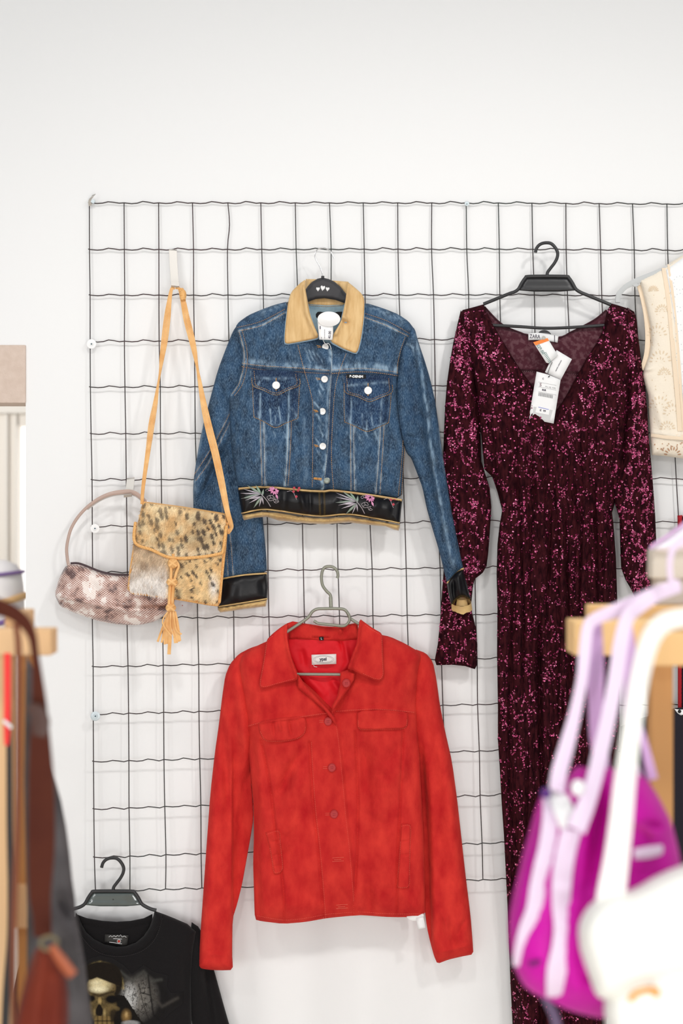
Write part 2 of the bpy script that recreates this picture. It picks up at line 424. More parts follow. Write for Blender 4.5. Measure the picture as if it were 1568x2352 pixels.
# ------------------------------------------------------------------ wire mesh panel
M_wire = mat('green_black_wire', rgb(52, 58, 56), .45, col2=rgb(66, 46, 50), cscale=3)
def wire_y(py): return -.007 - .020*min(max((py-460)/1560.0, 0), 1)
VX = [(206, 218), (284, 299), (363, 381), (443, 463), (522, 548), (600, 632), (679, 716), (757, 797), (835, 872), (913, 951), (990, 1029), (1071, 1108), (1144, 1190), (1221, 1270), (1298, 1350), (1376, 1430), (1452, 1512), (1530, 1594), (1606, 1676)]
HY = [466, 573, 678, 784, 889, 996, 1102, 1209, 1315, 1421, 1531, 1640, 1749, 1858, 1969, 2047]
HR = [466, 572, 677, 779, 885, 991, 1097, 1197, 1303, 1411, 1512, 1617, 1724, 1826, 1936, 2020]
grid = thing('wire_mesh_panel', 900, 2047, -.02, 'large dark wire mesh panel screwed to the white wall behind the clothes', 'wire mesh')
def vx(i, py): a, c = VX[i]; t = (py-466)/1560.0; return a+(c-a)*t**1.15 if t > 0 else a
random.seed(4)
vwob = [[random.uniform(-1.3, 1.3) for _ in HY] for _ in VX]
def hy(j, px): return HY[j]+(HR[j]-HY[j])*(px-210)/900.0 if px < 1110 else HR[j] + (px-1110)*.006
for i in range(len(VX)):
    b = MB(); y1 = HY[-1]+8 if i < 11 else 2025
    pts = []
    for j in range(len(HY)):
        yy = hy(j, VX[i][0]); pts.append((vx(i, yy)+vwob[i][j], yy, 0))
        if j == 0 and i == 4: pts.append((527, 516, 0))
    b.tube([WY(p[0], p[1], wire_y(p[1])) for p in cr(pts, 3)], .00120, 6); b.build('vertical_wire', M_wire, grid)
for j in range(len(HY)):
    b = MB(); pts = []
    for i in range(len(VX)):
        x0 = vx(i, HY[j])+vwob[i][j]; y0 = hy(j, x0)
        x1 = (vx(i+1, HY[j])+vwob[i+1][j]) if i < len(VX)-1 else x0+60
        pts.append((x0, y0)); s_ = random.uniform(.8, 1.3)
        w_ = x1-x0; pts += [(x0+.22*w_, y0+1.5*s_), (x0+.38*w_, y0+.6*s_), (x0+.54*w_, y0-2.6*s_), (x0+.70*w_, y0-1.2*s_), (x0+.86*w_, y0+.8*s_)]
    b.tube([WY(p[0], p[1], wire_y(p[1])-.0018) for p in [(pts[0][0]-3, pts[0][1]-1)]+pts], .00125, 6)
    b.build('horizontal_wire', M_wire, grid)

M_zinc = mat('zinc', rgb(206, 216, 220), .45, metal=.5); M_white = mat('white_plastic', rgb(246, 246, 246), .4)
M_steel = mat('brushed_steel', rgb(206, 202, 196), .38, metal=.75); M_dark = mat('screw_recess', rgb(110, 130, 138), .5, metal=.6)
SG = 'screws and washers holding the wire mesh'
def screw(px, py, r, lab, m, y=None):
    y = y if y is not None else wire_y(py)-.0035
    t = thing('screw_washer', px, py, y, lab, 'screw', SG)
    b = MB(); b.disc(WY(px, py, y), r*3.18/F, .0012, 28); b.build('washer', m, t)
    b = MB(); b.disc(WY(px, py, y-.0012), r*.45*3.18/F, .0016, 20); hd = b.build('screw_head', m, t)
    b = MB(); k = r*.2*3.18/F; c = WY(px, py, y-.0031); b.box((c.x-k, c.y-.0002, c.z-k*.35), (c.x+k, c.y+.0005, c.z+k*.35)); b.box((c.x-k*.35, c.y-.0002, c.z-k), (c.x+k*.35, c.y+.0005, c.z+k)); b.build('cross_slot', M_dark, hd, smooth=False)
    b = MB(); b.tube([WY(px, py, y), WY(px, py, .02)], .002, 8); b.build('shank', M_zinc, t)
screw(210, 790, 11, 'white round washer and screw on the left edge of the mesh, topmost of three', M_white)
screw(218, 1214, 10.5, 'pale washer and screw on the left mesh edge inside the snakeskin bag handle loop', M_white)
screw(219, 1645, 11, 'grey zinc washer and screw on the left mesh edge left of the red jacket', M_zinc)
screw(1072, 468, 5.5, 'tiny screw on the top wire between the denim jacket and the maroon jumpsuit', M_zinc)
t = thing('mesh_bracket', 209, 462, -.012, 'bent silver metal clip at the top left corner of the wire mesh', 'bracket')
b = MB(); b.ribbon([(p, .0035, Vector((1, 0, .35))) for p in path([(216, 447, .012), (212, 452, .014), (207, 458, .010), (206, 466, .006), (208, 472, .002)], -.008, 4)], .0015); b.build('clip_plate', M_steel, t)
b = MB(); b.disc(WY(214, 463, -.013), .0045, .004, 16); b.build('screw_head', M_zinc, t)
b = MB(); b.tube([WY(210, 462, -.016), WY(210, 462, .01)], .0025); b.build('shank', M_zinc, t)

# ------------------------------------------------------------------ steel hooks
HG = 'flat steel hooks on the wire mesh'
hk = thing('wall_hook', 400, 660, -.03, 'long flat brushed steel hook holding the spotted fur bag strap', 'hook', HG)
X = Vector((1, 0, -.09))
b = MB(); b.ribbon([(WY(397, 586, -.008), .0085, X), (WY(397, 578, -.007), .0085, X), (WY(397, 573.5, -.012), .0085, X), (WY(397, 576, -.017), .0085, X), (WY(398.5, 610, -.020), .0085, X), (WY(402, 656, -.024), .0085, X)], .0016); b.build('shank', M_steel, hk)
b = MB(); b.ribbon([(WY(402, 655, -.024), .0085, X), (WY(402, 658.5, -.028), .0085, X), (WY(402, 659, -.045), .0085, X), (WY(402, 656, -.050), .0085, X), (WY(402, 645, -.052), .0085, X)], .0016); b.build('upturned_tip', M_steel, hk, label='short upturned tip of the hook')
hk = thing('wall_hook', 297, 1140, -.03, 'short flat steel hook holding the snakeskin shoulder bag handle', 'hook', HG)
X = Vector((1, 0, .12))
b = MB(); b.ribbon([(WY(300, 1108, -.018), .0085, X), (WY(300, 1101, -.017), .0085, X), (WY(300, 1098, -.023), .0085, X), (WY(300, 1101, -.029), .0085, X), (WY(298, 1120, -.031), .0085, X), (WY(294, 1138, -.033), .0085, X)], .0016); b.build('shank', M_steel, hk)
b = MB(); b.ribbon([(WY(294, 1136, -.033), .0085, X), (WY(294, 1141, -.037), .0085, X), (WY(293, 1141, -.052), .0085, X), (WY(293, 1135, -.056), .0085, X)], .0016); b.build('upturned_tip', M_steel, hk)

# ------------------------------------------------------------------ snakeskin shoulder bag
m = bpy.data.materials.new('snakeskin'); m.use_nodes = True; nt = m.node_tree; N = nt.nodes; L = nt.links; p = N['Principled BSDF']
p.inputs['Roughness'].default_value = .32; p.inputs['Coat Weight'].default_value = .3
tc = N.new('ShaderNodeTexCoord')
sp = N.new('ShaderNodeSeparateXYZ'); L.new(tc.outputs['Object'], sp.inputs[0])
def mth(op, a, b=None):
    x = N.new('ShaderNodeMath'); x.operation = op
    for s, v in ((0, a), (1, b)):
        if v is None: continue
        if isinstance(v, (int, float)): x.inputs[s].default_value = v
        else: L.new(v, x.inputs[s])
    return x.outputs[0]
ky = 2*math.pi/.0048
wob = N.new('ShaderNodeTexNoise'); wob.inputs['Scale'].default_value = 25; L.new(tc.outputs['Object'], wob.inputs['Vector'])
wb = mth('MULTIPLY', wob.outputs[0], 6.0)
a1 = mth('SINE', mth('ADD', mth('MULTIPLY', mth('ADD', mth('MULTIPLY', sp.outputs[0], .78), sp.outputs[2]), ky), wb))
a2 = mth('SINE', mth('ADD', mth('MULTIPLY', mth('SUBTRACT', mth('MULTIPLY', sp.outputs[0], .78), sp.outputs[2]), ky), wb))
net = mth('MAXIMUM', a1, a2)
r1 = N.new('ShaderNodeValToRGB'); r1.color_ramp.elements[0].position = .30; r1.color_ramp.elements[1].position = .78; L.new(net, r1.inputs[0])
n1 = N.new('ShaderNodeTexNoise'); n1.inputs['Scale'].default_value = 34; n1.inputs['Detail'].default_value = 6; L.new(tc.outputs['Object'], n1.inputs['Vector'])
r2 = N.new('ShaderNodeValToRGB'); e = r2.color_ramp.elements; e[0].position = .36; e[0].color = rgb(70, 44, 48); e[1].position = .60; e[1].color = rgb(238, 222, 214)
q = e.new(.44); q.color = rgb(140, 88, 78); q = e.new(.56); q.color = rgb(172, 118, 106); L.new(n1.outputs[0], r2.inputs[0])
r3 = N.new('ShaderNodeValToRGB'); e = r3.color_ramp.elements; e[0].position = .36; e[0].color = rgb(128, 100, 94); e[1].position = .60; e[1].color = rgb(248, 240, 234)
q = e.new(.46); q.color = rgb(226, 200, 188); L.new(n1.outputs[0], r3.inputs[0])
mx = N.new('ShaderNodeMix'); mx.data_type = 'RGBA'; L.new(r1.outputs[0], mx.inputs[0]); L.new(r2.outputs[0], mx.inputs[6]); L.new(r3.outputs[0], mx.inputs[7]); L.new(mx.outputs[2], p.inputs['Base Color'])
bp = N.new('ShaderNodeBump'); bp.inputs['Strength'].default_value = .3; bp.inputs['Distance'].default_value = .001; L.new(net, bp.inputs['Height']); L.new(bp.outputs[0], p.inputs['Normal'])
M_snake = m
M_handle = mat('rose_taupe_leather', rgb(186, 160, 148), .4, coat=.2); M_zip = mat('dark_zip', rgb(66, 48, 52), .6)
bag = thing('shoulder_bag', 265, 1436, -.045, 'small snakeskin print shoulder bag hanging from the short steel hook', 'handbag')
SB = Panel([(160, 1295), (180, 1296), (203, 1303), (225, 1312), (247, 1318), (291, 1321), (330, 1320), (370, 1316), (402, 1310), (412, 1345), (408, 1372), (393, 1398), (379, 1412), (358, 1427), (320, 1436), (276, 1435), (232, 1428), (188, 1414), (160, 1403), (138, 1393), (125, 1365), (135, 1330), (148, 1303)],
           -.028, .034, 42, .004, folds=[([(128, 1366), (160, 1374), (230, 1390), (300, 1402), (380, 1398)], .004, 7, 0), ([(137, 1392), (145, 1376)], -.006, 3, 0), ([(200, 1330), (230, 1370)], -.003, 12), ([(300, 1330), (290, 1380)], -.002, 10)], nz=(.0015, 30), seed=8)
SB.build('body', M_snake, bag, 3.5)
b = MB(); b.ribbon([(q, .0024, None) for q in path([(162, 1294), (180, 1294), (203, 1302), (225, 1311), (247, 1317), (270, 1320), (300, 1320)], -.050, 4)], .002); b.build('zip', M_zip, bag)
b = MB(); hp = [(158, 1300, -.040), (155, 1285, -.036), (153, 1262, -.036), (156, 1240, -.036), (163, 1215, -.036), (178, 1189, -.037), (200, 1165, -.038), (228, 1145, -.039), (255, 1134, -.041), (285, 1129.5, -.044), (305, 1131, -.044), (322, 1141, -.042), (345, 1165, -.040), (370, 1210, -.038), (390, 1260, -.036), (400, 1315, -.036)]
b.ribbon([(WY(q[0], q[1], q[2]), .0032+.0016*math.exp(-((q[0]-290)/60)**2), Vector((0, -.75, 1)).cross(Vector((0, 1, 0))) if False else None) for q in cr(hp, 5)], .0025, .0015); b.build('handle', M_handle, bag)
b = MB(); b.ribbon([(WY(q[0], q[1]+4.5, q[2]+.006), .0028, None) for q in cr(hp[6:13], 5)], .002, .0); b.build('handle_lining', mat('handle_edge', rgb(212, 206, 202), .35), bag)
M_tag = mat('clear_tag', rgb(226, 224, 228), .2, trans=.0, alpha=.55)
b = MB(); b.disc(WY(414, 1384, -.036), 28*3.16/F, .002, 40, dome=.004); tg = b.build('security_tag', M_tag, bag, label='clear round plastic security tag below the bags')
b = MB(); b.disc(WY(419, 1391, -.0425), .0014, .0008, 12); b.build('pin', mat('pin_pink', rgb(200, 140, 140), .5), tg)

# ------------------------------------------------------------------ spotted fur crossbody bag
M_tanl = mat('tan_leather', rgb(238, 188, 124), .6, col2=rgb(222, 162, 94), cscale=40, bump=.2, bscale=500)
M_tanl2 = mat('tan_lacing', rgb(218, 154, 82), .6, col2=rgb(238, 188, 120), cscale=350)
M_thread = mat('cream_thread', rgb(246, 214, 168), .7)
fb = thing('crossbody_bag', 400, 1393, -.075, 'spotted tan fur crossbody bag with leather strap and tassel on the long steel hook', 'handbag')
FY = -.072
OUT = [(328, 1151), (420, 1163), (520, 1179), (523, 1196), (519, 1250), (513, 1310), (506, 1385), (500, 1393), (480, 1391), (400, 1377), (340, 1369), (303, 1365), (292, 1353), (297, 1310), (305, 1255), (315, 1205)]
BODY = Panel(OUT, FY, .020, 16, .012, nz=(.001, 40), folds=[([(300, 1340), (500, 1380)], .002, 25)], sm=0, seed=2)
BODY.build('gusset', M_tanl, fb, 4, label='tan leather sides and edge of the fur bag')
FLAP = Panel([(330, 1154), (420, 1166), (517, 1183), (519, 1207), (511, 1262), (502, 1270), (452, 1278), (393, 1279), (349, 1261), (312, 1245), (317, 1205)], BODY, .003, 6, .001, nz=None, sm=0)
FRONT = Panel([(311, 1240), (400, 1270), (512, 1250), (508, 1310), (500, 1384), (480, 1383), (400, 1370), (340, 1361), (305, 1356), (298, 1350), (303, 1305)], BODY, .001, 6, .0005, nz=None, sm=0)
M_hide = mat('hide', rgb(212, 178, 132), .9)
FRONT.build('front_panel', M_hide, fb, 6); FLAP.build('flap', M_hide, fb, 6)
rngf = np.random.RandomState(5)
C = lambda r, g, b_: np.array(rgb(r, g, b_)[:3])
def spots(px, py, seed, cell, thr, ang):
    ca, sa = math.cos(ang), math.sin(ang); u = (px*ca+py*sa)/cell; v = (-px*sa+py*ca)/(cell*.72)
    best = np.full(np.shape(px), 9.0); ui = np.floor(u); vi = np.floor(v)
    for i in (-1, 0, 1):
        for j in (-1, 0, 1):
            a = ui+i; c = vi+j
            hx = vnoise(a+.0, c+.0, seed); hy_ = vnoise(a, c, seed+7); hz = vnoise(a, c, seed+13)
            d = np.hypot((u-a-.2-.6*hx)*1.0, (v-c-.2-.6*hy_)*1.35)/(.55+.75*hz)
            best = np.minimum(best, np.where(hz > .25, d, 9))
    return np.clip((thr-best)/.16, 0, 1)
def furcol(px, py, flap):
    n = fbm(px/22, py/22, 31, 3)[:, None]; n2 = fbm(px/4, py/9, 77, 2)[:, None]
    if flap:
        c = C(240, 216, 170)+(C(222, 180, 122)-C(240, 216, 170))*np.clip(.5+n*2, 0, 1)
        right = np.clip((px-400)/90, 0, 1)[:, None]
        s_ = spots(px, py, 3, 19, .46, 1.25)[:, None]*(.75+.25*right)
        dk = np.clip(1-np.hypot((px-455)/40, (py-1235)/28), 0, 1)[:, None]*1.0 + np.clip(1-np.hypot((px-462)/30, (py-1190)/38), 0, 1)[:, None]*.75 + np.clip(1-np.hypot((px-364)/10, (py-1240)/15), 0, 1)[:, None]
        dk = dk*np.clip(.6+n2*2.2, 0, 1)
        c = c+(C(240, 222, 190)-c)*np.clip((py-1245)/25, 0, 1)[:, None]*.6
    else:
        left = np.clip((395-px)/14, 0, 1)[:, None]
        cr_ = C(244, 214, 160)+(C(228, 186, 126)-C(244, 214, 160))*np.clip(.5+n*2, 0, 1)
        cl = C(214, 186, 152)+(C(238, 230, 222)-C(214, 186, 152))*np.clip((py-1285)/45, 0, 1)[:, None]
        cl = cl+(C(150, 120, 92)-cl)*np.clip(n*2.6-.1+np.clip((1300-py)/30, 0, .5)[:, None], 0, .75)
        c = cr_*(1-left)+cl*left
        c = c+(C(240, 234, 228)-c)*np.clip(1-np.hypot((px-492)/14, (py-1345)/40), 0, 1)[:, None]
        s_ = spots(px, py, 11, 19, .36, 1.0)[:, None]*(1-left)
        dk = np.clip(1-np.hypot((px-412)/14, (py-1360)/14), 0, 1)[:, None]*.8*(1-left)+np.clip(1-np.hypot((px-418)/16, (py-1300)/20), 0, 1)[:, None]*.5*(1-left)
    c = c+(C(58, 40, 28)-c)*np.clip(s_+dk, 0, 1)*.92
    return np.clip(c*(1+n2*.55), .005, 1)
M_fur = mat('fur_hair', (1, 1, 1, 1), .6, sheen=.2, attr='paint')
def fur(pn, parent, nfur, flap, name='fur'):
    o_ = np.array(pn.out); x0, y0 = o_.min(0); x1, y1 = o_.max(0)
    px = rngf.uniform(x0, x1, nfur*2); py = rngf.uniform(y0, y1, nfur*2); ok = inside(px, py, pn.out); px = px[ok][:nfur]; py = py[ok][:nfur]
    n = len(px); cols = furcol(px, py, flap); base = pn.y(px, py)
    ang = (2.1+1.2*fbm(px/50, py/50, 5, 2)+rngf.normal(0, .22, n)) if flap else np.where(px < 395, 2.0, 2.35)+1.6*fbm(px/40, py/40, 9, 2)+rngf.normal(0, .22, n)
    ln = rngf.uniform(6, 11, n)*(1 if flap else 1)*np.where((px < 395) & (not flap), 1.35, 1); wd = rngf.uniform(.35, .65, n)
    dx, dy = np.cos(ang), np.sin(ang); V = []; lift = rngf.uniform(.001, .0035, n)
    for i in range(n):
        nx, ny = -dy[i]*wd[i], dx[i]*wd[i]
        V += [WY(px[i]-nx, py[i]-ny, base[i]), WY(px[i]+nx, py[i]+ny, base[i]), WY(px[i]+dx[i]*ln[i]*.5-nx*.8, py[i]+dy[i]*ln[i]*.5-ny*.8, base[i]-lift[i]*.8), WY(px[i]+dx[i]*ln[i]*.5+nx*.8, py[i]+dy[i]*ln[i]*.5+ny*.8, base[i]-lift[i]*.8), WY(px[i]+dx[i]*ln[i], py[i]+dy[i]*ln[i], base[i]-lift[i])]
    Fc = []
    for i in range(n): k = i*5; Fc += [(k, k+1, k+3, k+2), (k+2, k+3, k+4)]
    o = mesh_obj(name, np.array([tuple(q) for q in V]), Fc, M_fur, parent, True); color_attr(o, 'paint', np.repeat(cols, 5, 0)); prop(o, kind='stuff')
fur(FRONT, fb, 12000, False); fur(FLAP, fb, 13000, True)
b = MB(); tb = cr([(311, 1200), (310, 1246), (349, 1263), (393, 1281), (452, 1280), (502, 1272), (512, 1262), (520, 1207)], 6)
b.tube([WY(q[0], q[1], BODY.y1(min(max(q[0], 318), 512), q[1])-.0055) for q in tb], .0034, 8)
b.build('flap_piping', M_tanl2, fb); b = MB()
for sgn in (0,):
    dash_mesh(b, [(311, 1246), (349, 1263), (393, 1281), (452, 1280), (502, 1272)], -.105, 3, 1.5, .9, .0008, zig=1.2)
b.build('piping_stitches', M_thread, fb)
b = MB()
for pl in ([(521, 1200), (517, 1250), (511, 1310), (504, 1384)], [(500, 1389), (480, 1387), (400, 1374), (340, 1366), (305, 1361)], [(296, 1350), (300, 1310), (309, 1255)], [(322, 1205), (331, 1154)]):
    b = MB(); b.tube(path([(q[0], q[1], .0015) for q in pl], BODY, 6), .0028, 8); b.build('edge_lacing', M_tanl2, fb)
b = MB()
for pl in ([(521, 1200), (517, 1250), (511, 1310), (504, 1384)], [(500, 1389), (480, 1387), (400, 1374)]):
    b = MB(); dash_mesh(b, pl, -.0975, 3.2, 1.6, .7, .0008, zig=1.6); b.build('lacing_stitches', M_thread, fb)
# strap: two runs of flat leather joined with a knot
def strapw(pts, th=.002, arch=.0012): return [(WY(q[0], q[1], q[2]), q[3]*.5*3.13/F, None) for q in cr(pts, 6)]
b = MB(); b.ribbon(strapw([(401, 661, -.040, 8), (394, 664, -.042, 7), (389, 690, -.044, 10), (384, 730, -.045, 15), (378, 780, -.048, 15), (372, 820, -.050, 11), (367, 858, -.053, 5), (362, 890, -.056, 6), (356, 930, -.060, 11), (348, 975, -.065, 14), (340, 1035, -.075, 11), (333, 1085, -.082, 9), (328, 1125, -.086, 8), (326, 1158, -.084, 7)]), .0022, .0012)
b.build('strap', M_tanl, fb)
b = MB(); RS = [(404, 661, -.040, 6), (412, 664, -.044, 7), (420, 690, -.048, 12), (428, 730, -.050, 15), (438, 770, -.052, 15), (446, 805, -.054, 12), (453, 845, -.057, 6), (459, 880, -.060, 9), (468, 930, -.066, 14), (480, 985, -.074, 17), (494, 1040, -.082, 17), (506, 1095, -.090, 16), (515, 1140, -.096, 14), (522, 1175, -.098, 12), (529, 1200, -.094, 11), (531, 1212, -.088, 9), (524, 1224, -.086, 6)]
b.ribbon(strapw(RS), .0022, .0012); b.build('strap', M_tanl, fb)
b = MB(); b.ellipsoid(WY(420, 678, -.052), (.0075, .007, .013)); b.tube([WY(416, 664, -.046), WY(421, 690, -.054)], .0055, 10); b.build('strap_knot', M_tanl2, fb)
b = MB()
for off in (-4.2, 4.2):
    for seg, y_ in (([(468, 930), (480, 985), (494, 1040), (506, 1095), (515, 1140), (521, 1170)], None), ([(356, 930), (348, 975), (340, 1035)], None), ([(428, 720), (438, 770)], None), ([(384, 720), (378, 790)], None)):
        b = MB()
        for a_, c_ in zip(seg[:-1], seg[1:]):
            ym = np.interp(a_[1], [q[1] for q in RS], [q[2] for q in RS]) if a_[0] > 400 else np.interp(a_[1], [700, 930, 1035], [-.045, -.060, -.075])
            ye = np.interp(c_[1], [q[1] for q in RS], [q[2] for q in RS]) if a_[0] > 400 else np.interp(c_[1], [700, 930, 1035], [-.045, -.060, -.075])
            dash_mesh(b, [(a_[0]+off, a_[1]), (c_[0]+off, c_[1])], float(min(ym, ye))-.0022, 2.4, 1.8, .45, .0004)
        b.build('strap_stitches', M_thread, fb)
b = MB(); b.tube([WY(524, 1226, -.088), WY(530, 1219, -.088), WY(531, 1208, -.088), WY(524, 1202, -.088), WY(522, 1212, -.088), WY(524, 1226, -.088)], .0022, 8); b.build('strap_loop', M_tanl, fb)
ta = thing('x', 0, 0, 0, None, None) if False else None
TY = -.113
b = MB(); b.ellipsoid(WY(397, 1294, TY), (.0115, .009, .0115), 14, 8); b.ellipsoid(WY(395, 1337, TY), (.0125, .009, .0078), 14, 8); b.ellipsoid(WY(392, 1396, TY), (.0115, .009, .0088), 14, 8)
for dx in (-1, 1): b.tube(path([(397+dx*7, 1288), (401+dx*9, 1300), (399+dx*6, 1315), (396+dx*4, 1334)], TY-.002, 5), .003, 8)
for dx in (-1, 1): b.tube(path([(395+dx*4, 1340), (393+dx*3.5, 1365), (392+dx*4, 1392)], TY, 5), .0035, 8)
b.tube(path([(398, 1272), (398, 1280), (398, 1290)], TY+.004, 4), .0035, 8)
for c0 in ((397, 1294, 11), (395, 1337, 12), (392, 1396, 11)):
    for s_ in (-1, 1): b.tube(path([(c0[0]-c0[2]*.8, c0[1]-s_*6), (c0[0], c0[1]+s_*1), (c0[0]+c0[2]*.8, c0[1]+s_*7)], TY-.0085, 4), .0028, 8, .5)
b.build('knotted_cord', M_tanl, fb)
random.seed(12)
fr = [((388, 1404), (374, 1440), (362, 1474), 5), ((389, 1404), (377, 1450), (371, 1476), 5), ((390, 1404), (380, 1450), (378, 1480), 5), ((391, 1404), (383, 1440), (384, 1479), 6), ((392, 1405), (387, 1450), (391, 1478), 4), ((394, 1405), (391, 1455), (388, 1503), 8), ((396, 1404), (400, 1440), (404, 1477), 9), ((399, 1404), (403, 1440), (410, 1474), 8), ((401, 1404), (407, 1430), (413, 1472), 6), ((392, 1405), (392, 1440), (400, 1462), 3), ((385, 1405), (373, 1430), (394, 1461), 3), ((398, 1405), (404, 1445), (417, 1457), 4)]
for i, (a_, c_, e_, wd) in enumerate(fr):
    b = MB(); y_ = TY+.006-.0011*i
    b.ribbon([(WY(q[0], q[1], y_), wd*.5*3.1/F, None) for q in cr([a_, c_, e_], 8)], .0012, .0004); b.build('tassel_strip', M_tanl, fb)

# ------------------------------------------------------------------ hangers
M_blk = mat('black_plastic', rgb(40, 40, 42), .38); M_blk2 = mat('black_matte', rgb(52, 51, 54), .6)
M_chrome = mat('chrome', rgb(215, 215, 215), .25, metal=.9); M_print = mat('white_print', rgb(240, 240, 240), .6)
def plate_poly(out, y, th, name, m, parent, bev=.0015, sm=1):
    return Panel(out, y, th, 5, .001, nz=None, sm=sm).build(name, m, parent, 6)
def black_hanger(cx, ty, lab, y, sc=1.0, arms=(-146, 146), pm=None):
    """moulded plastic trouser hanger: cx centre, ty top edge of the bridge"""
    h = thing('clothes_hanger', cx, ty, y, lab, 'clothes hanger', 'black plastic hangers with a flat bridge')
    q = lambda pts: [(cx+a*sc, ty+b_*sc) for a, b_ in pts]
    b = MB(); b.tube(path(q([(-27, -54), (-24, -64), (-17, -72), (-6, -76), (8, -75), (18, -66), (24, -54), (23, -42), (17, -30), (8, -18), (1, -8), (0, 2)]), y, 5), .0036, 10)
    b.build('hook', M_blk, h)
    b = MB(); b.tube(path(q([(arms[0], 30+(-arms[0]-66)*.43), (-88, 41), (-76, 37), (-66, 30), (-58, 16), (-50, 5), (-40, 1), (40, 1), (50, 5), (58, 16), (66, 30), (78, 38), (90, 43), (arms[1], 30+(arms[1]-66)*.45)]), y, 5), .0038, 10); b.build('shoulder_bar', M_blk, h)
    Panel(q([(-66, 33), (-55, 14), (-46, 4), (46, 4), (56, 14), (67, 33), (30, 36), (-30, 36)]), y+.0015, .0022, 4, .001, nz=None, sm=0, folds=[(q([(-66, 32), (67, 32)]), .0012, 3, 0)]).build('bridge_plate', pm or M_blk, h, 6)
    b = MB(); b.disc(WY(cx, ty+20*sc, y-.0012), .0016, .0006, 14); b.build('rivet', M_blk, h)
    return h, q

# ------------------------------------------------------------------ denim jacket on a contoured hanger
M_den = denim_mat('denim'); M_den2 = denim_mat('denim_dark', rgb(20, 34, 60), rgb(34, 58, 90))
M_denlt = mat('denim_inside', rgb(150, 174, 184), .9, col2=rgb(122, 148, 162), cscale=60, bump=.2)
M_cord = mat('tan_twill', rgb(222, 188, 136), .9, col2=rgb(204, 166, 112), cscale=130, stretch=(1, 1, .18), bump=.25, bscale=600)
M_org = mat('orange_thread', rgb(222, 164, 92), .7); M_pale = mat('pale_thread', rgb(232, 226, 214), .7)
M_satin = mat('black_satin', rgb(12, 11, 15), .42, spec=.35)
M_gold = mat('gold_lining', rgb(206, 172, 112), .45, col2=rgb(176, 138, 82), cscale=30, sheen=.3)
M_goldth = mat('gold_thread', rgb(190, 160, 92), .5)
M_btn = mat('silver_button', rgb(225, 222, 218), .35, metal=.55); M_btnw = mat('white_button', rgb(238, 238, 238), .3, metal=.1)
M_blkcloth = mat('black_label', rgb(18, 18, 20), .8)
dj = thing('denim_jacket', 740, 1215, -.07, 'blue denim jacket with tan collar and black floral satin hem on a black hanger', 'jacket')
def wearf(lines, darks=(), base=0.0):
    def f(px, py):
        r = np.full(px.shape, base); g = np.zeros(px.shape)
        for pl, wd, st in lines:
            d, _ = pdist(px, py, pl); r = r+st*np.exp(-(d/wd)**2)
        for pl, wd, st in darks:
            d, _ = pdist(px, py, pl); g = g+st*np.exp(-(d/wd)**2)
        return np.stack([np.clip(r, 0, 1), np.clip(g, 0, 1), np.zeros_like(r)], 1)
    return f
# left sleeve (behind the body), hanging straight with a doubled elbow
LS = Panel([(548, 742), (535, 760), (520, 797), (500, 850), (480, 925), (464, 985), (450, 1060), (443, 1115), (444, 1175), (455, 1240), (472, 1290), (497, 1345), (514, 1332), (565, 1322), (613, 1316), (611, 1270), (603, 1190), (600, 1120), (590, 1000), (580, 880), (575, 800), (560, 755)],
           -.034, .018, 26, .004, folds=[([(528, 950), (490, 1010), (448, 1090)], .004, 9), ([(532, 1002), (500, 1060), (452, 1160)], -.006, 7), ([(500, 1010), (470, 1060), (446, 1130)], .003, 10), ([(500, 870), (515, 920), (527, 940)], -.004, 8), ([(520, 1110), (535, 1250), (545, 1320)], -.002, 8)],
           steps=[([(446, 1165), (500, 1062), (540, 1000)], .006, 3)], nz=(.0022, 45), seed=11)
seamL = [(528, 948), (497, 1010), (466, 1060), (446, 1090)]; seamL2 = [(531, 962), (503, 1020), (474, 1070), (448, 1106)]
seamL3 = [(505, 1110), (512, 1180), (520, 1260), (524, 1322)]; seamL4 = [(515, 1110), (523, 1180), (531, 1260), (535, 1320)]
LS.build('left_sleeve', M_den, dj, 3, wear=wearf([(seamL, 2, .7), (seamL2, 2, .7), (seamL3, 2, .6), (seamL4, 2, .6), ([(478, 925), (450, 1060), (444, 1170)], 4, .35)], [(seamL, 6, .35), ([(510, 1110), (528, 1320)], 5, .3)], .05))
LC = Panel([(512, 1327), (560, 1319), (613, 1314), (615, 1345), (614, 1377), (560, 1386), (500, 1396), (504, 1360)], -.036, .020, 22, .004, folds=[([(600, 1330), (606, 1370)], -.003, 8), ([(540, 1330), (530, 1385)], .002, 12)], nz=(.0012, 26), sm=0, seed=4)
LC.build('left_cuff', M_satin, dj, 3)
LG = Panel([(500, 1394), (560, 1385), (613, 1376), (612, 1386), (610, 1393), (560, 1399), (506, 1407), (500, 1401)], -.034, .017, 12, .003, folds=[([(520+i*17, 1386), (522+i*17, 1404)], -.002, 4) for i in range(5)], nz=(.001, 12), sm=0)
LG.build('cuff_lining', M_gold, dj, 2.5)
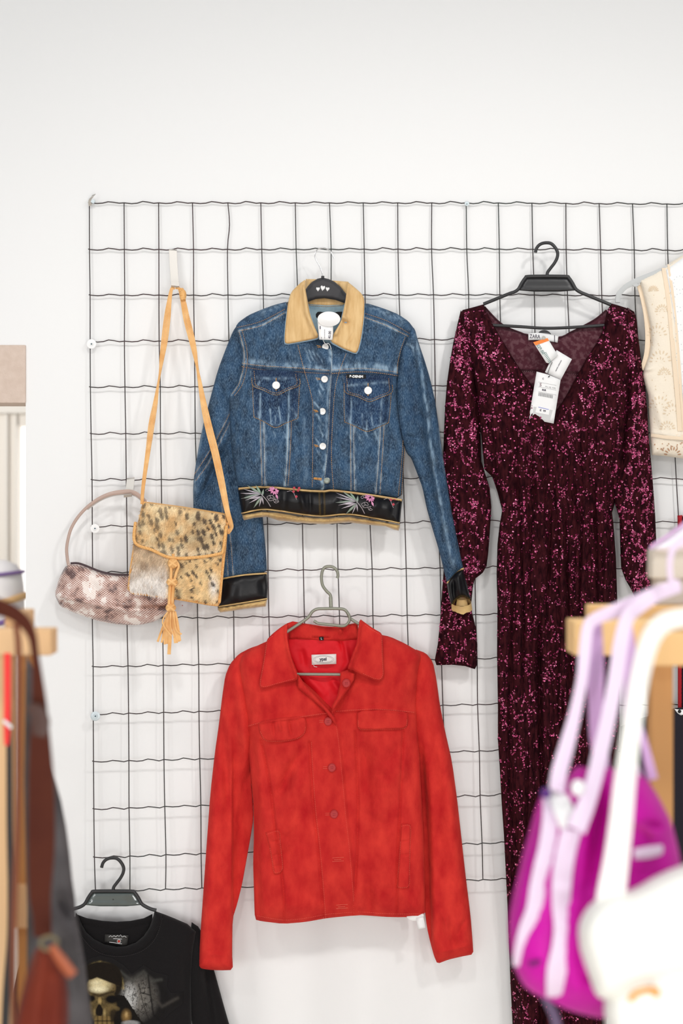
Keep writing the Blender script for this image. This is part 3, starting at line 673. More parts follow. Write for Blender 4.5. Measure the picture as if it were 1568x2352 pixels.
# right sleeve, pressed with a long crease
RSO = [(942, 750), (952, 754), (962, 790), (975, 828), (987, 868), (999, 920), (1008, 985), (1016, 1045), (1024, 1095), (1035, 1165), (1048, 1230), (1058, 1280), (1064, 1306), (1048, 1318), (1036, 1332), (1026, 1340), (1018, 1305), (1008, 1265), (990, 1205), (979, 1165), (970, 1120), (955, 1080), (944, 1052), (934, 1042), (922, 1010), (912, 960), (908, 900), (912, 840), (922, 795)]
crease = [(955, 770), (968, 850), (978, 930), (990, 1030), (1008, 1140), (1026, 1230), (1042, 1300)]
RSL = Panel(RSO, -.054, .020, 24, .004, folds=[(crease, .0055, 9), ([(945, 800), (952, 900), (968, 1000), (985, 1100), (1010, 1220)], -.004, 12), ([(930, 1000), (960, 1010)], -.003, 6), ([(925, 780), (945, 812)], -.002, 5), ([(990, 900), (1003, 1000), (1020, 1110)], .002, 8)], nz=(.002, 50), seed=12)
seamR = [(1008, 985), (1015, 1045), (1022, 1085)]
RSL.build('right_sleeve', M_den, dj, 3, wear=wearf([(crease, 4.5, .5), (seamR, 3, .6), ([(935, 790), (950, 800), (948, 815)], 3, .5)], [([(940, 850), (950, 960)], 14, .25)], .05))
RC = Panel([(1026, 1341), (1036, 1324), (1050, 1311), (1064, 1305), (1069, 1330), (1076, 1358), (1082, 1378), (1062, 1370), (1047, 1377), (1036, 1393), (1030, 1368)], -.056, .019, 16, .004, folds=[([(1050, 1320), (1058, 1370)], .003, 5), ([(1040, 1330), (1043, 1380)], -.004, 4)], nz=(.0015, 14), sm=0)
RC.build('right_cuff', M_satin, dj, 2.5)
b = MB()                                  # open end of the right cuff: a short ring of gold lining
n = 26; ring = []
for k in range(n):
    a = 2*math.pi*k/n; wv = 1+.10*math.sin(a*5)+.06*math.sin(a*9+1)
    ring.append([(1059+23*math.cos(a), 1383+10*math.sin(a), -.062-.014*math.sin(a)), (1061+22*wv*math.cos(a), 1398+12*wv*math.sin(a), -.060-.016*math.sin(a)), (1061+14*math.cos(a)*wv, 1398+6.5*math.sin(a)*wv, -.060-.009*math.sin(a)), (1060+11*math.cos(a), 1375+3*math.sin(a), -.058-.006*math.sin(a))])
b.add([WY(*q) for r_ in ring for q in r_], [(k*4+j, ((k+1) % n)*4+j, ((k+1) % n)*4+j+1, k*4+j+1) for k in range(n) for j in range(3)])
b.build('cuff_lining', M_gold, dj)
b = MB(); b.disc(WY(1061, 1399, -.0695), .0135, .0004, 24, squash=.5); b.build('cuff_opening', mat('olive_lining', rgb(96, 80, 44), .9), dj, label='dark opening inside the cuff')  # dark disc stands in for the shade inside the open cuff
# body
BO = [(662, 692), (630, 700), (600, 711), (570, 724), (548, 740), (541, 750), (547, 775), (554, 800), (556, 825), (552, 855), (543, 882), (530, 903), (526, 915), (527, 960), (531, 1030), (540, 1090), (547, 1122), (600, 1118), (650, 1121), (700, 1126), (742, 1128), (760, 1125), (800, 1129), (860, 1137), (923, 1146), (926, 1090), (929, 1042), (925, 1010), (917, 960), (912, 915), (913, 870), (918, 835), (926, 800), (938, 775), (952, 757), (938, 738), (915, 722), (880, 708), (838, 695), (800, 705), (775, 752), (758, 790), (742, 786), (722, 755), (700, 720)]
edgeP = [(757, 786), (761, 815), (759, 860), (755, 940), (753, 1000), (748, 1060), (741, 1124)]
yokeL = [(556, 834), (600, 840), (680, 845), (758, 851)]; yokeL2 = [(555, 842), (600, 849), (680, 854), (758, 859)]
yokeR = [(762, 850), (830, 846), (880, 850), (917, 856)]; yokeR2 = [(762, 858), (830, 854), (880, 858), (917, 864)]
V = {'a': [(597, 903), (598, 1000), (602, 1116)], 'a2': [(604, 907), (606, 1000), (608, 1116)], 'b': [(663, 897), (662, 1000), (655, 1117)], 'b2': [(669, 896), (668, 1000), (661, 1118)],
     'c': [(806, 915), (805, 1010), (806, 1128)], 'c2': [(813, 917), (812, 1010), (814, 1128)], 'd': [(876, 912), (872, 1010), (863, 1136)], 'd2': [(884, 910), (880, 1010), (872, 1137)]}
plk = [(684, 793), (697, 845), (710, 890), (718, 930), (718, 1000), (717, 1122)]; plr = [(795, 812), (782, 845), (770, 890), (764, 960), (761, 1050), (766, 1125)]
armL = [(549, 762), (559, 800), (561, 830), (556, 858), (547, 885), (531, 908)]; armL2 = [(556, 758), (566, 798), (568, 832), (563, 862), (554, 888), (536, 912)]
armR = [(930, 775), (920, 803), (913, 835), (911, 862)]; armR2 = [(938, 780), (928, 805), (920, 835), (919, 862)]
shL = [(545, 752), (600, 738), (658, 708)]; shL2 = [(548, 760), (602, 747), (656, 717)]
shR = [(838, 720), (890, 738), (942, 767)]; shR2 = [(838, 729), (888, 748), (938, 773)]
sdR = [(925, 1012), (922, 1060), (914, 1140)]; sdR2 = [(929, 1020), (926, 1070), (921, 1142)]
allseam = list(V.values())+[yokeL, yokeR2, plk, plr, armL, armR, shL2, shR2, sdR]
fl = [(pl, .0014, 4, 0) for pl in allseam]
BD = Panel(BO, -.052, .034, 60, .006, folds=fl+[([(690, 870), (700, 960), (690, 1080)], -.002, 16), ([(725, 800), (745, 845)], -.0025, 4), ([(700, 800), (720, 830)], .002, 4), ([(727, 860), (735, 1000)], .002, 6), ([(730, 1050), (742, 1090)], -.0025, 4), ([(780, 900), (790, 1060)], -.002, 12), ([(600, 870), (575, 1000), (585, 1090)], .002, 22), ([(895, 930), (900, 1060)], -.002, 12)],
           steps=[(list(reversed(edgeP)), .005, 1.6)], nz=(.0022, 42), seed=21)
wr = [(V[k], 2.4, .55) for k in V]+[([(pl[i][0]+o_, pl[i][1]) for i in range(len(pl))], 1.6, .9) for pl, o_ in ((V['a2'], 2.5), (V['b'], -2.5), (V['c2'], 2.5), (V['d'], -2.5))]
wr += [(yokeL, 3, .4), (yokeR, 3, .45), ([(560, 828), (680, 839), (757, 845)], 5, .55), ([(765, 844), (850, 838), (912, 848)], 6, .6), (shL2, 2.4, .8), (shR2, 2.4, .8), (armL, 1.6, .9), (armR2, 1.8, .8), (edgeP, 1.8, 1), ([(x_-3, y_) for x_, y_ in edgeP], 3, .5), ([(700, 960), (702, 1110)], 6, .15), ([(600, 716), (655, 697)], 6, .3), ([(845, 703), (925, 735)], 7, .35)]
wr += [([(727+6*math.sin(i*2.1), 870+i*27), (742, 895+i*27)], 1.8, .7) for i in range(9)]+[([(700+i*9, 800+i*4), (712+i*10, 832)], 1.6, .6) for i in range(4)]+[([(580+i*24, 985+3*i), (590+i*22, 1003+i)], 2, .5) for i in range(4)]+[([(795+i*22, 992), (806+i*20, 1008)], 2, .5) for i in range(4)]
dk = [(V[k], 4.5, .5) for k in ('a2', 'b2', 'c2', 'd')]+[(yokeL2, 4, .6), (yokeR2, 4, .6), ([(705, 870), (712, 1000)], 10, .25), ([(762, 870), (756, 1000), (752, 1120)], 6, .7), (shL, 3, .35), (shR, 3, .35), ([(725, 820), (738, 840)], 7, .5)]  # dark indigo along seams, plus painted shade right of the placket edge
BD.build('body', M_den, dj, 2.6, wear=wearf(wr, dk, .06))
def raised(name, out, on, H, m, parent, step=2.4, R=3, wear=None, folds=(), nz=(.0008, 14), label=None, sm=1, seed=3, **k):
    p_ = Panel(out, on, H, R, .0006, folds=folds, nz=nz, sm=sm, seed=seed, **k); p_.build(name, m, parent, step, wear=wear, label=label); return p_
pkL = [(580, 880), (581, 920), (583, 958), (605, 968), (632, 982), (658, 971), (684, 961), (686, 920), (688, 880)]
pkR = [(790, 895), (790, 935), (791, 969), (815, 979), (842, 991), (870, 981), (892, 971), (896, 935), (898, 895)]
P1 = raised('chest_pocket', pkL, BD, .0014, M_den2, dj, wear=wearf([([(580, 900), (583, 956), (632, 979), (684, 959), (686, 890)], 2, .45), ([(620, 940), (622, 975)], 1.6, .8), ([(640, 935), (645, 972)], 1.6, .7), ([(632, 955), (632, 980)], 1.6, .7), (V['a'], 2, .7), (V['b'], 2, .7), ([(590, 945), (597, 962)], 3, .6), ([(672, 940), (680, 955)], 3, .5)], [([(588, 890), (589, 950)], 6, .35), ([(678, 890), (677, 950)], 6, .35)]))
P2 = raised('chest_pocket', pkR, BD, .0014, M_den2, dj, wear=wearf([([(790, 905), (791, 967), (842, 988), (892, 969), (896, 900)], 2, .45), ([(832, 950), (833, 984)], 1.6, .8), ([(850, 945), (856, 978)], 1.6, .7), ([(842, 965), (842, 988)], 1.6, .7), (V['c'], 2, .7), (V['d'], 2, .7), ([(798, 955), (803, 970)], 3, .6)], [([(798, 905), (798, 960)], 6, .35), ([(888, 905), (886, 960)], 6, .35)]))
fL = [(574, 848), (576, 868), (579, 887), (603, 897), (634, 909), (662, 897), (690, 885), (689, 866), (687, 853)]
fR = [(786, 859), (788, 880), (791, 902), (820, 912), (848, 924), (875, 914), (902, 902), (902, 880), (901, 862)]
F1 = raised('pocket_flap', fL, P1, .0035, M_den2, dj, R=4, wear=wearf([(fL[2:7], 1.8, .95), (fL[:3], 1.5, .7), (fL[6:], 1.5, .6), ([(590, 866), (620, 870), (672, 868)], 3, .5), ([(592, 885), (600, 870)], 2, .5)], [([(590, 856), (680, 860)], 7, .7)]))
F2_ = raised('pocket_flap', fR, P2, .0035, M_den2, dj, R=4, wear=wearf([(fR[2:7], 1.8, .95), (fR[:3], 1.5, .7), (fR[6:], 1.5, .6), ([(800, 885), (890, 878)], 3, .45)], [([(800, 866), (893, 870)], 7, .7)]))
def stitchset(name, lst, m, parent, **k):
    for pl, sf in lst: b = MB(); dash_mesh(b, pl, sf, **k); b.build(name, m, parent)
ins = lambda pl, c, f_: [(c[0]+(x_-c[0])*f_, c[1]+(y_-c[1])*f_) for x_, y_ in pl]
O_ = [(pl, BD) for pl in (yokeL, yokeL2, yokeR, yokeR2, armL, armL2, armR, armR2, shL, shL2, shR, shR2, sdR, sdR2, V['a'], V['b2'], V['c'], V['d2'], plk, plr)]
O_ += [(pkL[2:7], P1), (pkR[2:7], P2), (pkL[:3], P1), (pkL[6:], P1), (pkR[:3], P2), (pkR[6:], P2), (ins(fL, (632, 872), .84), F1), (ins(fR, (845, 884), .84), F2_), (ins(fL[1:8], (632, 872), .96), F1), (ins(fR[1:8], (845, 884), .96), F2_)]
O_ += [(seamL, LS), (seamL2, LS), (seamL3, LS), (seamL4, LS)]
stitchset('topstitching', O_, M_org, dj, wd=.62)
stitchset('pale_topstitching', [(V['a2'], BD), (V['b'], BD), (V['c2'], BD), (V['d'], BD), ([(x_+1, y_) for x_, y_ in edgeP], BD)], M_pale, dj, wd=.7, ln=2.6, gap=1.2)
# hem: black satin band with gold piping, gold lining below
HB = [(546, 1121), (600, 1117), (650, 1120), (700, 1125), (742, 1127), (762, 1124), (800, 1128), (860, 1136), (924, 1147), (921, 1172), (918, 1204), (860, 1193), (800, 1184), (745, 1188), (700, 1185), (640, 1175), (600, 1172), (556, 1182), (550, 1150)]
HP = Panel(HB, -.052, .033, 55, .008, folds=[([(600, 1125), (602, 1170)], .003, 9), ([(655, 1125), (650, 1175)], -.003, 9), ([(690, 1130), (700, 1180)], .003, 6), ([(712, 1130), (713, 1180)], -.002, 4), ([(790, 1135), (770, 1180)], -.003, 10), ([(868, 1142), (850, 1190)], .004, 12), ([(905, 1146), (897, 1200)], -.003, 9), ([(575, 1125), (572, 1175)], -.002, 8)], steps=[([(740, 1190), (741, 1124)], .003, 1.5)], nz=(.001, 24), sm=0, seed=5)
HP.build('hem_band', M_satin, dj, 2.8)
HL = Panel([(556, 1182), (600, 1173), (640, 1176), (700, 1186), (745, 1189), (800, 1185), (860, 1194), (918, 1205), (918, 1212), (915, 1219), (905, 1217), (885, 1209), (860, 1207), (800, 1200), (745, 1204), (700, 1202), (640, 1196), (612, 1187), (590, 1189), (560, 1195), (557, 1190)], -.052, .026, 18, .004,
           folds=[([(565+i*17, 1176), (568+i*17, 1206)], (-1)**i*.0016, 4) for i in range(21)], nz=(.0012, 10), sm=0, seed=6)
HL.build('hem_lining', M_gold, dj, 2.6)
top = [(548, 1123), (600, 1119), (650, 1122), (700, 1127), (742, 1129), (762, 1127), (800, 1131), (860, 1139), (922, 1149)]
bot = [(555, 1179), (600, 1170), (640, 1173), (700, 1182), (742, 1185), (800, 1181), (860, 1190), (917, 1201)]
def zig(lst, name, parent, amp=2.2, wd=.8):
    for pl, sf in lst:
        b = MB(); dash_mesh(b, pl, sf, ln=1.6, gap=.6, wd=wd, lift=.001, zig=amp); b.build(name, M_goldth, parent)
def piping(pl, sf, wpx, parent, m, name='piping'):
    b = MB(); b.ribbon([(WY(q[0], q[1], sf.y1(q[0], q[1])-.0008), wpx*.5*3.12/F, None) for q in cr(pl, 6)], .0016, .0008); b.build(name, m, parent)
piping(top, HP, 5.5, dj, M_gold); piping(bot, HP, 3.2, dj, M_gold)
cfT = [(513, 1329), (560, 1321), (612, 1317)]; cfB = [(502, 1393), (560, 1384), (613, 1375)]
piping(cfT, LC, 4, dj, M_gold); piping(cfB, LC, 3, dj, M_gold)
rcT = [(1027, 1340), (1037, 1324), (1050, 1312), (1064, 1306)]; piping(rcT, RC, 4, dj, M_gold)
zig([([(x_, y_+1) for x_, y_ in top], HP), (bot, HP), (cfT, LC), (cfB, LC), (rcT, RC), ([(733, 1130), (734, 1160), (735, 1184)], HP), ([(744, 1130), (745, 1160), (745, 1184)], HP), ([(1036, 1390), (1047, 1376), (1062, 1369), (1080, 1377)], RC)], 'zigzag_stitching', dj)
# embroidery on the hem: bamboo leaves, chrysanthemum and small blossom, twice
M_gleaf = mat('green_silk', rgb(136, 166, 138), .5); M_pleaf = mat('pale_silk', rgb(206, 196, 206), .5); M_pink = mat('pink_silk', rgb(232, 164, 198), .6, col2=rgb(208, 126, 170), cscale=300); M_redsilk = mat('red_silk', rgb(206, 84, 98), .5)
M_stem = mat('grey_silk', rgb(168, 158, 162), .5)
def leaf(mb, x0, y0, x1, y1, wd, lift=.0012):
    d = math.hypot(x1-x0, y1-y0); nx, ny = -(y1-y0)/d*wd, (x1-x0)/d*wd; pr = [(0, 0), (.25, .8), (.5, 1), (.75, .6), (1, .05)]
    vs = []
    for t, k_ in pr:
        cx_, cy_ = x0+(x1-x0)*t, y0+(y1-y0)*t; yy = HP.y1(min(max(cx_, 552), 915), max(cy_, 1128))-lift
        vs += [WY(cx_+nx*k_, cy_+ny*k_, yy+.0004), WY(cx_, cy_, yy-.0006), WY(cx_-nx*k_, cy_-ny*k_, yy+.0004)]
    mb.add(vs, [(i*3+j, i*3+j+1, i*3+j+4, i*3+j+3) for i in range(4) for j in range(2)])
for ox, oy, sc in ((540, 1080, .1276), (719.5, 1082, .1385)):
    T = (lambda u, v: (540+u*.1276, 1080+v*.1276)) if ox == 540 else (lambda u, v: (720+u*.1403, 1080+v*.1403))
    A_ = [(90, 415), (100, 515), (180, 545), (215, 270), (370, 265), (150, 340)] if ox == 540 else [(360, 440), (360, 530), (400, 575), (460, 340), (580, 345), (365, 370)]
    B_ = [(275, 520), (245, 595), (330, 680), (430, 660), (510, 620), (510, 340)] if ox == 540 else [(490, 560), (450, 630), (525, 720), (630, 715), (720, 680), (725, 415)]
    n1_ = (465, 430) if ox == 540 else (700, 510); n2_ = (480, 470) if ox == 540 else (705, 545)
    g = MB(); pl_ = MB()
    for i, t in enumerate(A_+B_):
        s0 = n1_ if i < 6 else n2_; a_ = T(*s0); c_ = T(*t)
        leaf(g if i in (1, 3, 4, 8, 11) else pl_, a_[0], a_[1], c_[0], c_[1], 2.6 if i in (1, 3, 4, 8, 11) else 1.5, .0014 if i % 2 else .0020)
        if i in (1, 3, 4, 8, 11):
            for o_ in (-2.6, 2.6): leaf(pl_, a_[0]+(o_*.2), a_[1]+o_*.3, c_[0], c_[1]+o_*.1, .5, .0026)
    g.build('leaf_embroidery', M_gleaf, dj); pl_.build('leaf_embroidery', M_pleaf, dj)
    st_ = MB(); f0 = (600, 500) if ox == 540 else (835, 570)
    e_ = T(*((635, 655) if ox == 540 else (835, 710))); a_ = T(*n1_); st_.tube([WY(q[0], q[1], HP.y1(q[0], q[1])-.0018) for q in cr([a_, ((a_[0]+e_[0])/2+2, (a_[1]+e_[1])/2), e_], 4)], .0009, 5)
    for k_ in range(3):
        cc = T(*[((600, 370), (820, 450)), ((640, 500), (845, 570)), ((735, 555), (930, 625))][k_][0 if ox == 540 else 1]); rr = [6, 8, 5.5][k_]
        st_.tube([WY(cc[0]+rr*math.cos(a)*(1+.2*math.sin(4*a)), cc[1]+rr*.8*math.sin(a), HP.y1(cc[0], cc[1])-.0016) for a in [2*math.pi*j/18 for j in range(19)]], .0005, 5)
        for a in (0.3, 2.4, 4.4): st_.tube([WY(cc[0], cc[1], HP.y1(*cc)-.0016), WY(cc[0]+rr*.9*math.cos(a), cc[1]+rr*.7*math.sin(a), HP.y1(*cc)-.0016)], .0005, 5)
    st_.build('stem_embroidery', M_stem, dj)
    fl_ = MB(); cc = T(*((705, 365) if ox == 540 else (925, 450)))
    random.seed(9)
    for k_ in range(34):
        a = random.uniform(0, 2*math.pi); r_ = random.uniform(7, 15)*(1.0 if math.sin(a) < .3 else .95); leaf(fl_, cc[0]+math.cos(a)*r_*.25, cc[1]+math.sin(a)*r_*.2, cc[0]+math.cos(a)*r_, cc[1]+math.sin(a)*r_*.85, 1.9, .0018+.0001*k_)
    leaf(fl_, cc[0]+3, cc[1]+8, cc[0]+8, cc[1]+20, 2.4, .003); fl_.build('flower_embroidery', M_pink, dj)
    rd = MB()
    for u_, v_ in (((1130, 365), (1050, 385), (1098, 475), (1150, 322), (1060, 320)) if ox == 540 else ((1330, 470), (1265, 485), (1305, 560), (1340, 425), (1270, 400))):
        cc = T(u_, v_)
        for k_ in range(5): a = k_*1.257; leaf(rd, cc[0], cc[1], cc[0]+math.cos(a)*3.6, cc[1]+math.sin(a)*3.6, 1.5, .0022)
    rd.build('flower_embroidery', M_redsilk, dj)
    tw = MB(); tw.tube([WY(*T(u_, v_), HP.y1(*T(u_, v_))-.0015) for u_, v_ in (((930, 385), (1000, 370), (1050, 400), (1070, 450), (1105, 530)) if ox == 540 else ((1150, 480), (1215, 455), (1260, 500), (1280, 560), (1305, 615)))], .0006, 5); tw.build('twig_embroidery', M_stem, dj)
# buttons and buttonholes
for (x_, y_) in ((747, 797), (745, 871), (740, 945), (741, 1025)):
    b = MB(); b.disc(WY(x_, y_, BD.y1(x_, y_)-.0005), 8*3.11/F, .0022, 28, dome=.0006); bt = b.build('button', M_btn, dj)
    b = MB(); dash_mesh(b, [(x_-20, y_-3), (x_-7, y_-1)], BD, 9, .6, 1.1, .0016); dash_mesh(b, [(x_-18, y_+1), (x_-7, y_+.5)], BD, 9, .6, .9, .0016); b.build('buttonhole', M_org, dj)
b = MB(); b.disc(WY(750, 1103, BD.y1(751, 1103)-.0002), 8*3.11/F, .002, 28, dome=.0006); b.build('button', mat('aged_button', rgb(140, 146, 138), .4, metal=.6), dj)
b = MB(); dash_mesh(b, [(720, 1098), (740, 1099)], BD, 9, .6, 1.6, .0016); dash_mesh(b, [(720, 1100), (741, 1103)], BD, 9, .6, 1.1, .0016); b.build('buttonhole', M_org, dj)
for (x_, y_, f_) in ((634, 885, F1), (845, 897, F2_)):
    b = MB(); b.disc(WY(x_, y_, f_.y1(x_, y_)-.0004), 9*3.11/F, .0024, 30, dome=.0007); b.build('button', M_btnw, dj)
    b = MB(); dash_mesh(b, [(x_, y_-17), (x_, y_-6)], f_, 9, .6, 1.1, .0012); dash_mesh(b, [(x_, y_+8), (x_, y_+13)], f_, 4, .6, 1.3, .0012); b.build('buttonhole', M_org, dj)
LB = raised('maker_label', [(796, 859), (840, 860), (840, 869), (835, 870), (797, 868)], F2_, .0008, M_blkcloth, dj, R=1, nz=None, sm=0)
text('label_lettering', 'B-DENIM', 818, 865, 5.6, 1.5, LB.y1(818, 864)-.0008, M_print, dj, bold=.0003)
# neck: pale inside, back collar, hanger, front collar leaves, tags
Panel([(700, 690), (800, 690), (805, 735), (778, 778), (760, 796), (738, 793), (712, 765), (698, 730)], -.050, .010, 14, .002, nz=(.001, 20), sm=0).build('back_lining', M_denlt, dj, 4)
Panel([(702, 641), (728, 641), (760, 644), (800, 647), (800, 690), (792, 703), (750, 705), (708, 702), (700, 690)], -.052, .008, 8, .003, nz=(.0012, 20), folds=[([(712, 642), (705, 665)], .003, 5, 0), ([(770, 648), (785, 675)], -.002, 5)], sm=0).build('back_collar', M_cord, dj, 3)
b = MB(); dash_mesh(b, [(710, 701), (750, 704), (788, 701)], -.0635, wd=.5); b.build('collar_stitching', M_org, dj)
Panel([(724, 716), (788, 716), (788, 733), (724, 733)], -.061, .001, 2, .0006, nz=None, sm=0).build('neck_label', M_blkcloth, dj, 6)
CLo = [(702, 641), (688, 651), (668, 671), (661, 695), (656, 740), (653, 775), (654, 788), (662, 790), (700, 783), (729, 777), (731, 770), (722, 750), (712, 722), (706, 690), (701, 662)]
CRo = [(798, 647), (812, 658), (828, 672), (835, 682), (837, 696), (835, 735), (829, 778), (822, 805), (816, 812), (788, 801), (757, 784), (765, 768), (783, 738), (788, 715), (793, 690), (796, 668)]
edge_d = mat('denim_edge', rgb(150, 178, 200), .9)
for o_, c_, fo in ((CLo, (690, 720), [([(698, 660), (706, 720), (726, 768)], .004, 7, 0)]), (CRo, (805, 730), [([(795, 660), (790, 715), (770, 765)], .004, 7, 0), ([(783, 724), (800, 736)], .003, 4), ([(785, 738), (800, 742)], -.003, 4), ([(815, 760), (795, 795)], -.0015, 4)])):
    Panel([(c_[0]+(x_-c_[0])*1.0+(0 if y_ < 700 else (1.6 if x_ > c_[0] else -1.6)), y_+(2.4 if y_ > 760 else 0)) for x_, y_ in o_], -.097, .003, 6, .001, nz=None).build('collar_underside', edge_d, dj, 5)
    CP = Panel(o_, -.100, .005, 7, .001, folds=fo, nz=(.0013, 26), seed=int(c_[0])); CP.build('collar', M_cord, dj, 2.6)
    b = MB(); dash_mesh(b, [(c_[0]+(x_-c_[0])*.93, c_[1]+(y_-c_[1])*.955) for x_, y_ in (o_[3:11])], CP, wd=.45); b.build('collar_stitching', M_org, dj)
hg = thing('clothes_hanger', 740, 640, -.075, 'black contoured hanger with three white hearts and a wire hook, inside the denim jacket', 'clothes hanger')
HO = [(703, 663), (707, 657), (717, 647), (729, 640), (741, 637.5), (755, 641), (768, 647), (782, 659), (793, 673), (860, 720), (905, 748), (900, 757), (850, 733), (793, 697), (770, 689), (745, 685), (725, 687), (708, 693), (650, 716), (600, 738), (596, 730), (640, 708)]
Panel(HO, -.070, .008, 6, .002, nz=None, sm=0).build('body', M_blk2, hg, 5)
b = MB(); b.tube(path([(741, 640), (741, 634)], -.075, 2, False), .0035, 10); b.build('hook_socket', M_blk2, hg)
b = MB(); b.tube(path([(741, 636), (739, 625), (733, 610), (726, 598), (723, 586), (727, 575), (736, 570), (747, 570.5), (757, 576), (763, 585), (767, 593)], -.062, 6), .0013, 8)
b.build('hook', M_chrome, hg, label='thin chrome wire hook')
def heart(px, py, r, ang):
    pts = []
    for i in range(28):
        t = 2*math.pi*i/28; x_ = 16*math.sin(t)**3; y_ = 13*math.cos(t)-5*math.cos(2*t)-2*math.cos(3*t)-math.cos(4*t)
        x_, y_ = x_*.8, -y_*1.05; ca, sa = math.cos(ang), math.sin(ang); pts.append((px+(x_*ca-y_*sa)*r/16, py+(x_*sa+y_*ca)*r/16))
    return pts
for px_, py_, r_, a_ in ((730, 664, 5.4, .0), (741, 661.5, 6.8, .15), (752, 664, 5.4, .12)):
    Panel(heart(px_, py_, r_, a_), -.0803, .0003, 1, .0002, nz=None, sm=0).build('heart_print', M_print, hg, 3)
ty_ = -.110
tgp = [(729, 738), (764, 740), (765, 765), (763, 781), (733, 780), (731, 760)]
Panel(tgp, ty_, .0006, 2, .0004, nz=None, sm=0).build('price_tag', M_print, dj, 8, label='white paper price tag')
M_ink = mat('ink', rgb(70, 62, 78), .7)
text('tag_lettering', '45.00', 757, 769, 5.6, -86, ty_-.0012, M_ink, dj, bold=.0001)
b = MB()
for i in range(9): b.box(tuple(WY(744.5, 757+i*2.4, ty_-.0011)), tuple(WY(746, 758.2+i*2.4, ty_-.0013)))
b.box(tuple(WY(734, 749, ty_-.0011)), tuple(WY(736, 756, ty_-.0013))); b.box(tuple(WY(737.5, 774, ty_-.0011)), tuple(WY(738.5, 778, ty_-.0013)))
b.build('tag_small_print', M_ink, dj, smooth=False)
b = MB(); b.disc(WY(755, 733, -.112), 26*3.1/F, .003, 40, dome=.0085, squash=.66, n=Vector((0, -1, 0))); b.build('security_tag', M_white, dj, label='round white plastic security tag')
b = MB(); b.tube(path([(742, 780), (744, 786), (748, 790), (754, 789), (758, 794), (760, 802)], -.105, 4), .0006, 6); b.build('tag_cord', M_print, dj)

# ------------------------------------------------------------------ red suede jacket on a metal hanger
M_sued = mat('red_suede', rgb(180, 28, 33), .95, spec=.12, col2=rgb(222, 62, 52), cscale=34, cdetail=12, c_lo=.26, c_hi=.80, stretch=(1, 1, .55), sheen=.15, sheencol=rgb(255, 120, 100), bump=.35, bscale=500)
M_lin = mat('red_lining', rgb(222, 28, 40), .62, spec=.25)
M_redb = mat('red_button', rgb(178, 24, 26), .45, spec=.4); M_redth = mat('red_thread', rgb(240, 112, 94), .8)
M_greyg = mat('grey_green_metal', rgb(142, 142, 128), .4, metal=.35)
rj = thing('suede_jacket', 770, 2120, -.07, 'bright red suede jacket on a grey metal hanger, lowest in the middle', 'jacket')
RL = Panel([(600, 1480), (575, 1488), (548, 1502), (528, 1525), (517, 1552), (510, 1600), (503, 1660), (493, 1730), (483, 1820), (475, 1930), (468, 2030), (461, 2130), (457, 2200), (456, 2223), (475, 2227), (505, 2229), (535, 2228), (533, 2190), (534, 2110), (545, 2075), (556, 2030), (566, 1975), (575, 1925), (582, 1880), (580, 1830), (577, 1795), (590, 1700), (600, 1600)],
            -.046, .022, 26, .006, folds=[([(560, 1800), (548, 1950), (536, 2080)], -.004, 10), ([(500, 1750), (485, 1950), (480, 2150)], .003, 16), ([(545, 1560), (560, 1680), (565, 1760)], .004, 12), ([(510, 1640), (520, 1780), (528, 1900)], -.003, 10), ([(470, 2190), (525, 2195)], .001, 5)],
            fn=lambda px, py: -(.017*np.clip((px-532)/3.5, 0, 1)+.008*np.clip((px-536)/40, 0, 1))*np.clip((py-1690)/110, 0, 1), nz=(.005, 60), seed=31)
RL.build('left_sleeve', M_sued, rj, 3.2)
RR = Panel([(950, 1490), (978, 1500), (994, 1520), (1002, 1560), (1010, 1620), (1022, 1680), (1038, 1750), (1050, 1840), (1060, 1930), (1070, 2020), (1080, 2100), (1085, 2160), (1087, 2192), (1060, 2197), (1030, 2204), (1004, 2214), (996, 2195), (988, 2165), (980, 2130), (974, 2080), (968, 1950), (960, 1820), (950, 1700), (940, 1600)],
            -.040, .026, 26, .006, folds=[([(973, 1740), (978, 1850), (982, 2000), (988, 2140)], -.009, 8), ([(1010, 1660), (1030, 1850), (1050, 2050)], .003, 18), ([(1030, 2120), (1045, 2180)], -.003, 9), ([(1020, 2100), (1035, 2160)], .003, 8), ([(1000, 2190), (1080, 2170)], .001, 4, 0), ([(1070, 2110), (1050, 2150)], -.002, 6)],
            fn=lambda px, py: -.020*np.clip((976+(py-1740)*.045-px)/6, 0, 1)*np.clip((py-1690)/90, 0, 1)*np.clip((2200-py)/40, 0, 1), nz=(.005, 60), seed=33)
RR.build('right_sleeve', M_sued, rj, 3.2)
Panel([(655, 1440), (690, 1434), (760, 1440), (818, 1436), (830, 1470), (812, 1540), (790, 1600), (770, 1650), (755, 1650), (725, 1610), (690, 1560), (660, 1500)], -.056, .008, 18, .002,
      folds=[([(790, 1480), (800, 1520), (785, 1545)], .004, 7), ([(700, 1550), (750, 1600)], .003, 9), ([(690, 1490), (700, 1530)], -.003, 8), ([(780, 1470), (790, 1500)], -.003, 4), ([(760, 1560), (780, 1590)], .004, 8)], nz=(.004, 34), sm=0, seed=9).build('lining', M_lin, rj, 3)
Panel([(658, 1432), (672, 1427), (700, 1432), (740, 1438), (783, 1441), (790, 1436), (822, 1430), (822, 1468), (790, 1472), (740, 1471), (690, 1468), (664, 1468)], -.064, .006, 8, .003, nz=(.002, 24), folds=[([(780, 1440), (784, 1458)], .003, 4), ([(719, 1463), (755, 1463)], -.002, 2, 0), ([(719, 1460), (755, 1460)], .002, 2, 0)], sm=0).build('back_collar', M_sued, rj, 3)
M_lab = mat('woven_label', rgb(236, 230, 226), .8)
